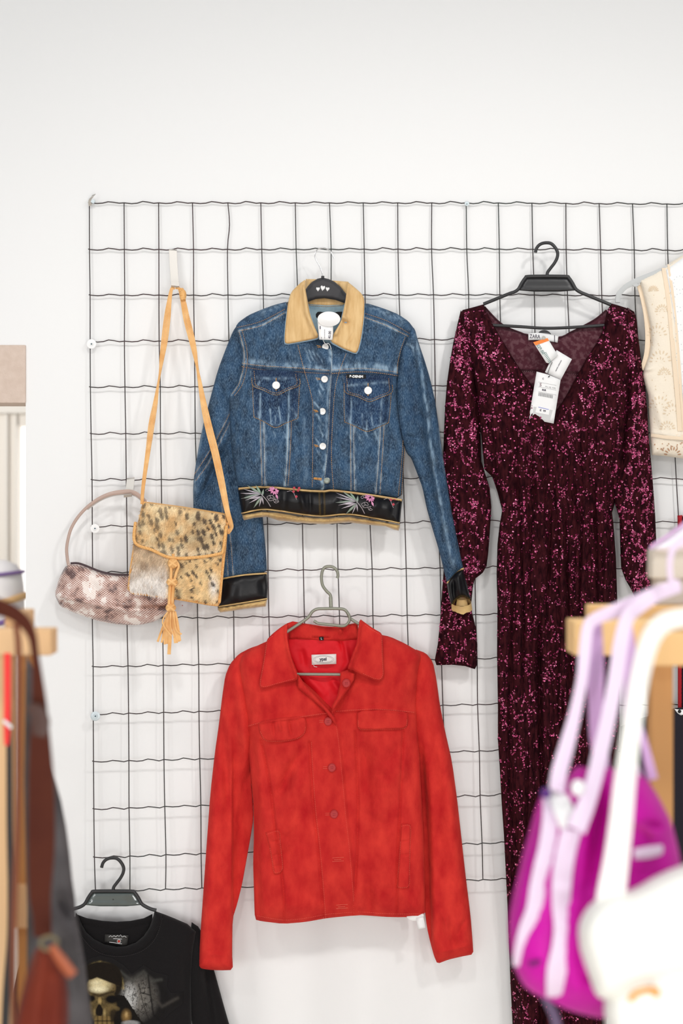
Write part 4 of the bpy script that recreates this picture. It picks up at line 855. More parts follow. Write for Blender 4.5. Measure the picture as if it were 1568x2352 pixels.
lb_ = Panel([(715, 1504), (772, 1502), (772, 1525), (716, 1527)], -.0735, .0006, 2, .0004, nz=None, sm=0); lb_.build('neck_label', M_lab, rj, 8, label='white neck label with an oval')
b = MB(); b.tube([WY(743+23*math.cos(a), 1514.5+9*math.sin(a), -.0748) for a in [2*math.pi*i/40 for i in range(41)]], .0004, 4); b.tube([WY(743+20*math.cos(a), 1514.5+7*math.sin(a), -.0748) for a in [2*math.pi*i/40 for i in range(41)]], .0003, 4); b.build('label_oval', mat('grey_thread', rgb(190, 186, 186), .8), rj)
text('label_lettering', 'ypsi', 742, 1514, 7.5, -2, -.0750, M_ink, rj, bold=.0003)
b = MB(); b.tube([WY(720, 1527, -.0745), WY(721, 1531, -.0745), WY(728, 1532, -.0745)], .0005, 4); b.build('loose_thread', M_lab, rj)
Panel([(732, 1463), (743, 1463), (743, 1471), (733, 1471)], -.0735, .0005, 1, .0003, nz=None, sm=0).build('size_label', M_blkcloth, rj, 6); text('size_lettering', 'L', 738, 1467, 5, 0, -.0745, M_print, rj)
RBO = [(640, 1462), (610, 1474), (580, 1488), (556, 1505), (548, 1530), (554, 1570), (563, 1620), (570, 1680), (572, 1740), (577, 1790), (582, 1850), (583, 1920), (581, 1980), (583, 2050), (585, 2112), (600, 2116), (650, 2122), (700, 2118), (750, 2109), (800, 2104), (817, 2103), (830, 2102), (900, 2107), (976, 2106), (975, 2050), (974, 1980), (971, 1900), (967, 1820), (963, 1740), (958, 1680), (956, 1600), (960, 1540), (968, 1510), (960, 1496), (930, 1478), (895, 1462), (860, 1455), (820, 1500), (800, 1540), (797, 1560), (780, 1598), (766, 1632), (752, 1618), (720, 1585), (690, 1560), (665, 1500)]
opn = [(766, 1634), (774, 1660), (780, 1695), (785, 1740), (790, 1790), (797, 1870), (806, 1950), (813, 2030), (817, 2100)]
yl = [(569, 1668), (610, 1657), (680, 1648), (757, 1637)]; yr = [(772, 1634), (860, 1629), (952, 1636)]
pl1 = [(600, 1700), (612, 1760), (624, 1830), (632, 1910), (645, 1990), (652, 2060), (651, 2120)]; pr1 = [(926, 1680), (922, 1780), (917, 1880), (912, 1990), (911, 2105)]
ps1 = [(710, 1705), (714, 1780), (720, 1860), (730, 1950), (738, 2040), (743, 2110)]; ps2 = [(815, 1680), (820, 1760), (822, 1850), (820, 1950), (815, 2030), (811, 2098)]
RB = Panel(RBO, -.056, .036, 60, .008, folds=[(p_, -.0020, 2.8, 0) for p_ in (pl1, pr1, ps1, ps2)]+[(yl, .002, 3, 0), (yr, .002, 3, 0), ([(590, 1720), (600, 1850)], .003, 10), ([(650, 1700), (690, 1800), (640, 1920)], .005, 26), ([(700, 1710), (640, 1830)], -.004, 14), ([(700, 1900), (640, 2000)], -.002, 24), ([(860, 1700), (905, 1780), (850, 1880)], .005, 26), ([(835, 1700), (845, 1830)], -.004, 14), ([(842, 2020), (850, 2100)], -.004, 12), ([(575, 1700), (595, 1800)], -.003, 9), ([(685, 1730), (650, 1790)], -.002, 10), ([(930, 1700), (880, 1760)], -.002, 12), ([(588, 1830), (586, 2000), (596, 2110)], -.004, 9)],
           steps=[(list(reversed(opn)), .006, 2.0)], nz=(.009, 80), seed=41)
RB.build('body', M_sued, rj, 3)
for o_, nm in (([(684, 1548), (700, 1572), (726, 1600), (752, 1628), (768, 1648), (775, 1672), (766, 1660), (745, 1632), (720, 1609), (684, 1580), (682, 1560)], 'lapel'), ([(781, 1544), (798, 1538), (815, 1546), (812, 1562), (800, 1582), (784, 1604), (772, 1622), (763, 1638), (762, 1622), (774, 1600), (781, 1570)], 'lapel')):
    Panel(o_, -.098, .006, 6, .002, nz=(.0012, 16), sm=0, seed=7).build(nm, M_sued, rj, 2.8)
CL = [(660, 1431), (645, 1440), (625, 1456), (612, 1470), (607, 1500), (602, 1530), (596, 1562), (595, 1577), (600, 1582), (612, 1581), (640, 1573), (683, 1562), (684, 1552), (672, 1520), (664, 1490), (659, 1460)]
CRr = [(826, 1421), (838, 1430), (858, 1444), (876, 1454), (879, 1470), (880, 1510), (882, 1548), (879, 1560), (872, 1565), (858, 1562), (832, 1551), (806, 1537), (797, 1537), (808, 1505), (819, 1478), (821, 1450)]
def inset(o_, k):
    P_ = np.array(o_); c_ = P_.mean(0); return [tuple(c_+(q-c_)*k) for q in P_]
COLP = []
for o_, fo, pt in ((CL, [([(660, 1440), (664, 1490), (684, 1550)], .004, 7, 0)], slice(2, 12)), (CRr, [([(824, 1430), (819, 1478), (799, 1535)], .004, 7, 0)], slice(1, 11))):
    CP = Panel(o_, -.104, .007, 6, .003, folds=fo, nz=(.0022, 34), seed=len(o_)); CP.build('collar', M_sued, rj, 2.8); COLP.append((inset(o_, .92)[pt], CP))
fA = [(591, 1659), (594, 1680), (603, 1698), (614, 1704), (660, 1703), (688, 1696), (702, 1683), (705, 1665), (700, 1646), (650, 1648)]
fB = [(820, 1633), (819, 1655), (820, 1671), (828, 1677), (870, 1676), (925, 1675), (936, 1668), (938, 1650), (936, 1635), (880, 1630)]
FA = raised('pocket_flap', fA, RB, .008, M_sued, rj, R=5, folds=[([(626, 1655), (630, 1690)], -.002, 4), ([(662, 1655), (668, 1690)], -.0022, 4), ([(640, 1655), (644, 1680)], .002, 4)], nz=(.0018, 18)); FB = raised('pocket_flap', fB, RB, .008, M_sued, rj, R=5, nz=(.0014, 20), folds=[([(880, 1636), (885, 1660)], -.001, 5)])
wA = [(609, 1912), (640, 1904), (644, 1930), (648, 1965), (650, 1996), (644, 2007), (629, 2008), (625, 1985), (618, 1945)]
wB = [(921, 1892), (943, 1893), (942, 1950), (941, 2000), (939, 2040), (911, 2040), (915, 1990), (919, 1930)]
WA = raised('welt_pocket', wA, RB, .005, M_sued, rj, R=3, nz=(.0012, 12), sm=0, folds=[([(622, 1935), (645, 1930)], -.001, 2.5), ([(627, 1965), (648, 1960)], -.001, 2.5), ([(628, 1990), (648, 1988)], -.001, 2.5)]); WB = raised('welt_pocket', wB, RB, .005, M_sued, rj, R=3, nz=(.0012, 12), sm=0, folds=[([(918, 1935), (941, 1930)], -.001, 2.5), ([(915, 1965), (941, 1962)], -.001, 2.5)])
b = MB()
for pl_, sf in [(p_, RB) for p_ in (pl1, pr1, [(x_+5, y_) for x_, y_ in ps1], ps1, ps2, yl, yr, [(x_-4, y_) for x_, y_ in opn])]+[([(x_, y_-7) for x_, y_ in ((590, 2110), (650, 2120), (700, 2116), (750, 2107), (815, 2102))], RB), ([(822, 2094), (900, 2099), (972, 2099)], RB), (inset(fA, .93)[1:8], FA), (inset(fB, .94)[1:8], FB), (inset(wA, .9), WA), (inset(wB, .92), WB)]+COLP:
    dash_mesh(b, pl_, sf, 2.6, 1.6, .5, .0005)
b.build('topstitching', M_redth, rj)
for x_, y_, sx in ((753, 1657, 1), (762, 1763, 1), (767, 1870, 1), (795, 1569, .62)):
    zb_ = min(RB.y1(x_, y_), -.108 if y_ < 1600 else 0)-.0005; c_ = WY(x_, y_, zb_); r_ = 10*3.11/F
    b = MB(); b.disc(c_, r_, .002, 28); bt = b.build('button', M_redb, rj)
    b = MB(); b.tube([(c_.x+r_*.88*math.cos(a), c_.y-.0022, c_.z+r_*.88*math.sin(a)) for a in [2*math.pi*i/28 for i in range(29)]], .0007, 6); b.build('button_rim', M_redb, bt)
    b = MB()
    for dx in (-1, 1):
        for dz in (-1, 1): b.disc((c_.x+dx*.0017, c_.y-.0019, c_.z+dz*.0017), .0008, .0003, 10)
    b.build('thread_holes', mat('dark_red', rgb(110, 14, 18), .8), bt)
    if sx == 1: b = MB(); dash_mesh(b, [(x_-20, y_-2), (x_-8, y_-2)], RB, 2, .5, .8, .0012); dash_mesh(b, [(x_-20, y_+2), (x_-8, y_+2)], RB, 2, .5, .8, .0012); b.build('buttonhole', M_redth, rj)
for x_, y_ in ((776, 1975), (785, 2083)):
    b = MB()
    for dy_ in (-4, 4): dash_mesh(b, [(x_-13, y_+dy_), (x_+13, y_+dy_-2)], RB, 2, .4, .9, .0014)
    dash_mesh(b, [(x_-9, y_), (x_+9, y_-1)], RB, 2, .4, 1.0, .0018); b.build('buttonhole', M_redth, rj)
hg = thing('clothes_hanger', 757, 1400, -.075, 'grey green metal wire hanger with an inner bar, holding the red suede jacket', 'clothes hanger')
b = MB(); b.tube(path([(774, 1328, .0), (776, 1322), (774, 1312), (767, 1304), (757, 1301), (746, 1303), (740, 1312), (738, 1328), (741, 1345), (750, 1358), (758, 1366), (760, 1378)], -.062, 6), .0034, 10); b.build('hook', M_greyg, hg)
b = MB(); b.tube(path([(759, 1372, 0), (760, 1400, .012)], -.062, 2, False), .0042, 10); b.build('hook_sleeve', M_greyg, hg)
b = MB(); b.tube(path([(612, 1530), (622, 1478), (661, 1450), (700, 1424), (710, 1415), (717, 1405), (728, 1399), (745, 1398), (775, 1398), (790, 1400), (798, 1408), (804, 1420), (825, 1434), (862, 1456), (872, 1500), (868, 1535), (850, 1549), (760, 1549), (650, 1548), (620, 1545), (612, 1530)], -.0785, 6), .0034, 10); b.build('frame', M_greyg, hg)
b = MB(); b.tube(path([(797, 1406), (802, 1415), (802, 1426), (795, 1435), (785, 1438), (760, 1435), (732, 1432), (724, 1428), (720, 1426)], -.083, 6), .0032, 10); b.build('inner_bar', M_greyg, hg)
Panel([(955, 2108), (972, 2106), (977, 2131), (960, 2135)], -.074, .0006, 2, .0004, nz=None, sm=0).build('price_tag', M_print, rj, 8, label='white price tag showing below the hem')
b = MB(); b.disc(WY(953, 2103, -.068), 20*3.1/F, .003, 30, dome=.003, squash=.6); b.build('security_tag', M_white, rj)

# ------------------------------------------------------------------ maroon sequin jumpsuit
M_mar = mat('maroon_knit', rgb(62, 22, 28), .95, spec=.05, col2=rgb(30, 8, 14), cscale=150, stretch=(1, 1, .35), bump=.6, bscale=420)
M_mard = mat('maroon_edge', rgb(58, 16, 30), .9)
M_seq = mat('sequin', (1, 1, 1, 1), .26, metal=.55, spec=.8, attr='paint')
js = thing('sequin_jumpsuit', 1285, 2420, -.06, 'long sleeved maroon jumpsuit covered in pink sequins, on the black hanger right of centre', 'jumpsuit')
rs = np.random.RandomState(17)
def pleats(px, py):
    wx = px + 10*fbm(px/90, py/160, 3, 2)*2
    k = np.clip((py-930)/170, 0, 1); f = 1-.25*np.clip((py-1400)/600, 0, 1)
    cx = 1282; u = (wx-cx)/(1+.28*np.clip((1130-py)/330, 0, 1))
    n = fbm(u/11, py/260, 41, 3)
    r = .026*k*f*n
    r = r + .006*k*np.sin(u/7.5+4*fbm(py/200, u/60, 8, 2))
    w_ = np.exp(-((py-1135)/22)**2); r = r + .0025*w_*np.sin(u/3.6+2*fbm(u/15, py/20, 4, 2)) - .006*w_
    r = r - .022*np.clip((py-1380)/120, 0, 1)*np.exp(-((px-1241-3*np.sin(py/90))/6)**2)
    for x_, a_, y0_, y1_ in ((1196, .012, 1150, 1700), (1218, .010, 1130, 1420), (1262, .012, 1120, 1500), (1302, .014, 1140, 1640), (1330, .011, 1130, 1500), (1366, .014, 1150, 1700), (1388, .010, 1180, 1700), (1172, .010, 1280, 2200), (1206, .012, 1650, 2350), (1290, .012, 1560, 2300), (1250, .009, 960, 1120), (1215, .009, 1000, 1130), (1330, .009, 980, 1130), (1372, .009, 960, 1130)):
        r = r - a_*np.exp(-((px-x_-5*np.sin(py/120+x_))/3.2)**2)*np.clip((py-y0_)/60, 0, 1)*np.clip((y1_-py)/120, 0, 1)
    return r
JO = [(1110, 699), (1085, 706), (1062, 712), (1056, 722), (1075, 800), (1095, 900), (1105, 1000), (1112, 1078), (1130, 1095), (1142, 1130), (1153, 1172), (1147, 1205), (1142, 1250), (1140, 1320), (1142, 1400), (1141, 1500), (1143, 1620), (1143, 1700), (1147, 1760), (1152, 1850), (1157, 1920), (1161, 2000), (1165, 2080), (1168, 2160), (1172, 2260), (1180, 2420),
      (1390, 2420), (1396, 2260), (1402, 2100), (1408, 1950), (1416, 1800), (1422, 1680), (1422, 1600), (1420, 1500), (1418, 1400), (1414, 1280), (1408, 1200), (1405, 1178), (1411, 1158), (1425, 1080), (1440, 960), (1450, 850), (1458, 760), (1455, 720), (1440, 708), (1422, 702), (1404, 697), (1394, 712), (1384, 760), (1368, 790), (1345, 826), (1325, 862), (1305, 900), (1284, 935), (1270, 948), (1255, 935), (1235, 905), (1212, 872), (1190, 842), (1168, 806), (1146, 770), (1124, 730)]
JB = Panel(JO, -.036, .030, 45, .006, fn=pleats, folds=[([(1124, 735), (1190, 850), (1262, 945)], .0025, 5, 0), ([(1390, 735), (1340, 835), (1275, 945)], .0025, 5, 0), ([(1150, 880), (1200, 1000), (1250, 1100)], .003, 12), ([(1400, 820), (1370, 950), (1340, 1080)], -.003, 12), ([(1110, 830), (1130, 960), (1180, 1080)], .003, 12)], nz=(.003, 30), seed=51, sm=0)
# back of the neck, sheer lace, sits behind the V
lace = mat('lace', rgb(70, 18, 34), .9, col2=rgb(96, 58, 66), cscale=105, c_lo=.46, c_hi=.60, cdetail=6, bump=.3, bscale=300, alpha=.93)
BK = Panel([(1112, 704), (1124, 718), (1142, 736), (1165, 752), (1195, 764), (1213, 770), (1281, 776), (1310, 763), (1340, 748), (1368, 732), (1392, 712), (1404, 720), (1400, 800), (1350, 900), (1290, 965), (1262, 965), (1200, 900), (1130, 800), (1104, 720)], -.030, .008, 14, .002, nz=(.002, 26), sm=0, folds=[([(1160, 853), (1240, 855), (1345, 861)], -.002, 5, 0), ([(1160, 846), (1240, 848), (1350, 853)], .002, 4, 0)])
BK.build('back_neck_lace', lace, js, 4, label='sheer maroon lace at the back of the neck')
b = MB(); dash_mesh(b, [(1190, 851), (1230, 854), (1345, 861)], BK, 1.5, 3.0, 1.7, .001); b.build('ladder_trim', mat('ladder_gap', rgb(150, 120, 124), .8), js)
b = MB(); ed = [(1112, 704), (1142, 736), (1165, 752), (1195, 764), (1213, 769), (1281, 775), (1310, 763), (1340, 748), (1368, 732), (1392, 712)]
b.tube([WY(q[0], q[1], BK.y1(q[0], q[1]+2)-.001) for q in cr(ed, 4)], .0018, 6); b.build('neck_binding', M_mard, js)
SLL = Panel([(1058, 712), (1050, 745), (1040, 790), (1033, 830), (1026, 880), (1022, 930), (1019, 1000), (1017, 1050), (1020, 1120), (1024, 1200), (1020, 1290), (1014, 1370), (1010, 1430), (1005, 1480), (998, 1516), (1002, 1528), (1040, 1527), (1068, 1530), (1090, 1537), (1095, 1528), (1096, 1480), (1092, 1440), (1084, 1408), (1082, 1385), (1086, 1345), (1090, 1330), (1108, 1316), (1117, 1300), (1121, 1270), (1126, 1200), (1128, 1165), (1124, 1120), (1113, 1085), (1105, 1060), (1100, 900), (1085, 780)],
            -.030, .014, 24, .004, fn=lambda px, py: .013*fbm((px+.12*(py-700))/13, py/180, 61, 3)+.002*np.exp(-((py-1400)/14)**2)*np.sin(px/3.5), nz=(.002, 22), seed=52, folds=[([(1090, 760), (1098, 900), (1106, 1060)], -.004, 10)], sm=0)
SLR = Panel([(1440, 706), (1456, 716), (1462, 735), (1466, 780), (1474, 840), (1482, 895), (1486, 940), (1489, 1000), (1494, 1050), (1499, 1110), (1504, 1180), (1507, 1250), (1508, 1300), (1502, 1345), (1498, 1400), (1480, 1400), (1462, 1380), (1448, 1352), (1436, 1332), (1426, 1305), (1424, 1260), (1422, 1190), (1412, 1158), (1404, 1100), (1415, 950), (1425, 820)],
            -.040, .022, 24, .004, fn=lambda px, py: .014*fbm((px-.05*(py-700))/12, py/180, 63, 3), nz=(.002, 22), seed=53, folds=[([(1443, 790), (1440, 900), (1428, 1050), (1418, 1150)], -.008, 8)], sm=0)
SLL.build('left_sleeve', M_mar, js, 3.2); JB.build('body', M_mar, js, 3.0); SLR.build('right_sleeve', M_mar, js, 3.2)
def sequins(pn, parent, ntry, ymax=2420, keep=None):
    o_ = np.array(pn.out); x0, y0 = o_.min(0)-1; x1, y1 = o_.max(0)+1; y1 = min(y1, ymax)
    px = rs.uniform(x0, x1, ntry); py = rs.uniform(y0, y1, ntry)
    a = np.abs(fbm(px/17, py/27, 91, 3)); c_ = fbm(px/70, py/80, 97, 2)
    m_ = (a < .040+.06*np.clip(c_+.1, 0, 1)+.012*(py < 1050)) | (rs.uniform(size=ntry) < .035)
    m_ &= inside(px, py, pn.out)
    px, py = px[m_], py[m_]; e = 1.5
    y_ = pn.y(px, py); gx = (pn.y(px+e, py)-pn.y(px-e, py))/(2*e)*F/3.14; gy = (pn.y(px, py+e)-pn.y(px, py-e))/(2*e)*F/3.14
    n = len(px); V_ = []; C_ = np.zeros((n*7, 3)); Fc = []
    pal = [rgb(176, 58, 108)[:3], rgb(202, 92, 138)[:3], rgb(132, 34, 74)[:3], rgb(104, 26, 56)[:3], rgb(226, 132, 168)[:3], rgb(84, 20, 44)[:3]]
    pi_ = rs.choice(6, n, p=[.28, .16, .22, .17, .07, .10])
    for i in range(n):
        N_ = Vector((-gx[i]*-1*.8, -1, -gy[i]*.8)) ; N_ = Vector((gx[i]*.8, -1, -gy[i]*.8)) + Vector((rs.normal(0, .42), 0, rs.normal(0, .42))); N_.normalize()
        u = N_.cross(Vector((0, 0, 1))).normalized(); q = u.cross(N_); r = rs.uniform(1.5, 2.3)*3.13/F
        c0 = WY(px[i], py[i], y_[i]-.0016)
        V_.append(tuple(c0+N_*r*.18))
        for k in range(6): V_.append(tuple(c0+u*r*math.cos(k*1.0472)+q*r*math.sin(k*1.0472)))
        Fc += [(i*7, i*7+1+k, i*7+1+(k+1) % 6) for k in range(6)]
        C_[i*7:i*7+7] = pal[pi_[i]]
    o = mesh_obj('sequins', V_, Fc, M_seq, parent, False); color_attr(o, 'paint', C_); prop(o, kind='stuff')
sequins(JB, js, 60000); sequins(SLL, js, 15000); sequins(SLR, js, 14000)
# labels and tags at the neck
Z0 = -.060
NL = Panel([(1213, 766), (1235, 764), (1258, 767), (1282, 772), (1280, 787), (1262, 784), (1240, 781), (1213, 781)], -.044, .001, 2, .0005, nz=None, sm=0); NL.build('neck_label', M_print, js, 6, label='white woven neck label')
text('label_lettering', 'ZARA', 1228, 773, 9, 2, -.0462, M_ink, js, sx=.75)
b = MB(); b.box(tuple(WY(1272.5, 770, -.0458)), tuple(WY(1274, 786, -.0465))); b.build('label_fold', M_ink, js, smooth=False)
b = MB(); b.disc(WY(1249, 776, -.036), 18*3.16/F, .003, 32, dome=.002); b.build('security_tag', mat('grey_tag', rgb(92, 92, 94), .5), js, label='dark grey round security tag behind the neck label')
M_paper = mat('tag_paper', rgb(240, 240, 240), .6); M_orange = mat('orange_print', rgb(246, 132, 52), .6); M_lgrey = mat('grey_ink', rgb(168, 168, 168), .7); M_blue = mat('blue_ink', rgb(110, 120, 205), .7)
def card(q, y, name, lab=None): return Panel(q, y, .0005, 2, .0004, nz=None, sm=0).build(name, M_paper, js, 12, label=lab)
def quad(mb, q, y): mb.add([WY(a, c, y) for a, c in q]+[WY(a, c, y+.0002) for a, c in q], [(0, 1, 2, 3), (7, 6, 5, 4), (0, 4, 5, 1), (1, 5, 6, 2), (2, 6, 7, 3), (3, 7, 4, 0)])
card([(1278, 804), (1313, 825), (1287, 873), (1251, 855), (1264, 828)], -.068, 'hang_tag', 'plain white hang tag')
text('tag_lettering', 'special collection', 1282, 840, 3.0, -62, -.0692, M_ink, js)
card([(1232, 853.5), (1258, 860), (1287, 872.5), (1271, 973), (1214, 961)], -.0705, 'hang_tag', 'long white hang tag with barcode')
z3 = -.0718
b = MB(); quad(b, [(1237, 902), (1270, 908), (1269, 915), (1236, 909)], z3) if False else None
for i in range(22):
    x_ = 1237+i*1.52; w_ = [.9, .5, .7, 1.0, .4][i % 5]; yy = 901+(x_-1237)*.19; quad(b, [(x_, yy), (x_+w_, yy+.1), (x_+w_-1, yy+8.2), (x_-1, yy+8)], z3)
b.build('barcode', mat('soft_ink', rgb(120, 120, 122), .7), js, smooth=False)
text('tag_lettering', 'S', 1241, 884, 8, 8, z3, mat('maroon_ink', rgb(120, 84, 92), .7), js); text('tag_lettering', 'M L XL XXL', 1264, 890, 3.4, 10, z3, M_lgrey, js); text('tag_lettering', 'EUR', 1249, 896, 3.6, 10, z3, M_ink, js, bold=.0002)
text('tag_lettering', 'c', 1247, 869, 6, 10, z3, M_ink, js); text('tag_lettering', 'made in morocco', 1258, 880, 2.4, 10, z3, M_lgrey, js) if False else None
b = MB()
for i in range(3): quad(b, [(1236, 877+i*11), (1277, 885+i*11), (1277, 885.6+i*11), (1236, 877.6+i*11)], z3)
b.build('tag_rules', M_lgrey, js, smooth=False)
b = MB(); quad(b, [(1225, 934), (1269, 942), (1262, 967), (1222, 958)], z3); b.build('price_ground', mat('pale_grey_print', rgb(206, 206, 206), .7), js, smooth=False)
b = MB(); quad(b, [(1232, 934), (1262, 940), (1260, 953), (1229, 947)], z3-.0004); b.build('price_sticker', M_print, js, smooth=False)
b = MB(); quad(b, [(1236, 934.5), (1260, 940), (1260, 941.2), (1236, 935.7)], z3-.0007); b.build('price_rule', M_blue, js, smooth=False)
text('tag_lettering', '€  99', 1246, 943.5, 4.6, 11, z3-.0007, M_ink, js, bold=.0001)
card([(1224, 786), (1257, 776.5), (1281, 816.5), (1259, 834.5), (1254, 833)], -.0735, 'price_tag', 'white price tag with orange end')
b = MB(); quad(b, [(1224, 786), (1257, 776.5), (1260.5, 782.5), (1229.5, 793.5)], -.0747); b.build('orange_band', M_orange, js, smooth=False)
text('tag_lettering', '229.00', 1241, 802, 7, 57, -.0747, mat('green_grey_ink', rgb(120, 146, 142), .7), js, bold=.0001)
b = MB()
for i in range(8): quad(b, [(1247+i*1.9, 812.5+i*3.0-0), (1254+i*1.5, 808.5+i*2.8), (1254.8+i*1.5, 809.8+i*2.8), (1247.8+i*1.9, 813.8+i*3.0)], -.0747)
b.build('barcode', MATS['green_grey_ink'], js, smooth=False)
text('tag_lettering', 'jumpsuit  maroon', 1252, 797, 2.6, 57, -.0747, M_lgrey, js) if False else None
b = MB(); b.disc(WY(1248, 776, -.0745), 4.5*3.1/F, .0015, 18); b.build('tag_pin', mat('pin_grey', rgb(178, 176, 168), .5), js)
b = MB(); b.tube(path([(1268, 832), (1264, 840), (1260, 850), (1257, 859)], -.0735, 4), .0007, 6); b.tube(path([(1262, 863), (1259, 866)], -.0735, 2), .0011, 6); b.build('tag_string', M_blk, js)
h1, q1 = black_hanger(1256, 634, 'black plastic hanger with a flat bridge holding the maroon sequin jumpsuit', -.048)
b = MB(); b.tube(path([(1128, 747), (1190, 750), (1256, 754), (1330, 751), (1387, 747)], -.048, 5), .0034, 10); b.build('trouser_bar', M_blk, h1)

# ------------------------------------------------------------------ cream eyelet top on a grey hanger
M_crm = mat('cream_cotton', rgb(241, 230, 212), .9, bump=.3, bscale=260); M_crm2 = mat('cream_tape', rgb(238, 218, 192), .85, bump=.2, bscale=200)
M_eye = mat('eyelet_shadow_tan', rgb(206, 182, 150), .9); M_wht = mat('white_cotton', rgb(242, 243, 243), .9, bump=.2, bscale=300)
ct = thing('eyelet_top', 1580, 1060, -.05, 'sleeveless cream cotton top with cutwork eyelets at the right edge', 'top')
CTp = Panel([(1467, 643), (1500, 627), (1535, 606), (1568, 586), (1610, 565), (1640, 560), (1662, 600), (1690, 640), (1720, 600), (1760, 560), (1800, 575), (1830, 600), (1900, 640), (1890, 700), (1878, 800), (1890, 880), (1880, 905), (1875, 1048), (1690, 1062), (1600, 1058), (1568, 1053), (1530, 1048), (1496, 1045), (1492, 985), (1488, 908), (1481, 885), (1475, 862), (1480, 842), (1489, 815), (1494, 785), (1492, 750), (1484, 710), (1475, 672)],
            -.042, .022, 40, .005, nz=(.002, 40), sm=0, seed=71, folds=[([(1497, 993), (1568, 1003), (1700, 1010)], .002, 4, 0), ([(1500, 900), (1530, 1000)], .003, 12), ([(1475, 850), (1500, 845)], .003, 5), ([(1540, 640), (1560, 1000)], .001, 5, 0)])
CTp.build('front', M_crm, ct, 4)
b = MB(); b.ribbon([(WY(q[0], q[1], -.045), .0055, None) for q in cr([(1468, 655), (1477, 690), (1484, 730), (1487, 775), (1484, 815), (1474, 850)], 5)], .003, .001); b.build('armhole_facing', M_crm2, ct)
def tape(pl, wpx, name, m):
    b = MB(); b.ribbon([(WY(q[0], q[1], CTp.y1(q[0], q[1])-.0006), wpx*.5*3.1/F, None) for q in cr(pl, 6)], .001, .0006); b.build(name, m, ct)
tape([(1524, 616), (1536, 700), (1547, 820), (1556, 920), (1561, 990)], 10, 'vertical_tape', M_crm2)
tape([(1535, 608), (1547, 700), (1558, 820), (1564, 920), (1569, 990)], 6, 'vertical_tape', M_crm2)
tape([(1496, 997), (1530, 1002), (1568, 1005), (1690, 1012)], 12, 'hem_tape', M_crm2)
YK = Panel([(1529, 620), (1568, 592), (1600, 580), (1640, 600), (1640, 985), (1573, 980), (1566, 900), (1556, 800), (1543, 700)], CTp, .0008, 6, .0004, nz=None, sm=0); YK.build('white_panel', M_wht, ct, 6)
b = MB()
def petal(mb, x_, y_, a, l, w_, sf, lift=.0006):
    vs = []; dx, dy = math.cos(a), math.sin(a)
    for k in range(8):
        t = 2*math.pi*k/8; u_, v_ = math.cos(t)*l*.5, math.sin(t)*w_*.5; X_, Y_ = x_+dx*u_-dy*v_, y_+dy*u_+dx*v_; vs.append(WY(X_, Y_, sf.y1(X_, Y_)-lift))
    mb.add(vs, [tuple(range(8))])
def fan(mb, cx, cy, r, n, a0, a1, l, w_):
    for i in range(n):
        a = a0+(a1-a0)*i/(n-1); petal(mb, cx+math.cos(a)*r, cy+math.sin(a)*r, a, l, w_, CTp)
for cx, cy, r in ((1516, 830, 22), (1508, 770, 20), (1514, 935, 22), (1545, 950, 20), (1532, 985, 15), (1525, 860, 12), (1520, 715, 13), (1500, 668, 9)):
    fan(b, cx, cy, r, 9, -math.pi*1.0, -.1, 8, 3.2); fan(b, cx, cy, r*.42, 5, -math.pi, 0, 4, 2)
random.seed(21)
for i in range(55): petal(b, random.uniform(1496, 1550), random.uniform(670, 985), random.uniform(0, 3), random.uniform(2, 5), random.uniform(1.5, 2.6), CTp)
b.build('cutwork', mat('cutwork_tan', rgb(226, 206, 178), .9), ct)  # tan petals paint the shaded wall seen through the cut holes
b = MB()
for cx in (1544, 1630): fan(b, cx, 1046, 16, 8, -math.pi*.95, -.15, 9, 3.4)
for i in range(26): petal(b, random.uniform(1502, 1600), random.uniform(1014, 1034), random.uniform(0, 3), random.uniform(3, 5.5), random.uniform(2, 3), CTp)
b.build('hem_cutwork', mat('cutwork_dark', rgb(190, 150, 120), .9), ct)  # darker petals paint the shade in the hem's cut holes
b = MB()
for cy in (650, 690, 730, 775, 820, 870, 920):
    for k in range(12): a = k*.5236; petal(b, 1568+math.cos(a)*14-(900-cy)*.03, cy+math.sin(a)*16, 0, 1.8, 1.8, YK)
b.build('pinhole_eyelets', mat('pinhole', rgb(190, 194, 196), .9), ct)
M_gh = mat('grey_plastic', rgb(190, 192, 192), .45)
hg = thing('clothes_hanger', 1690, 600, -.05, 'light grey plastic hanger with a curled arm inside the cream eyelet top', 'clothes hanger')
b = MB(); b.ribbon([(WY(q[0], q[1], -.052), q[2]*.5*3.15/F, None) for q in cr([(1418, 695, 11), (1419, 682, 11), (1424, 671, 12), (1436, 659, 12), (1452, 650, 13), (1470, 642, 14), (1530, 618, 14), (1620, 578, 14), (1690, 556, 16), (1760, 578, 14), (1850, 618, 14), (1905, 640, 13)], 6)], .006, .001); b.build('arm', M_gh, hg)
b = MB(); b.disc(WY(1459, 655, -.054), 7*3.15/F, .002, 18, squash=.6); b.build('strap_notch', M_gh, hg)
b = MB(); b.tube(path([(1690, 556), (1690, 520), (1700, 500), (1712, 485), (1700, 466), (1684, 470)], -.045, 5), .002, 8); b.build('hook', M_chrome, hg)

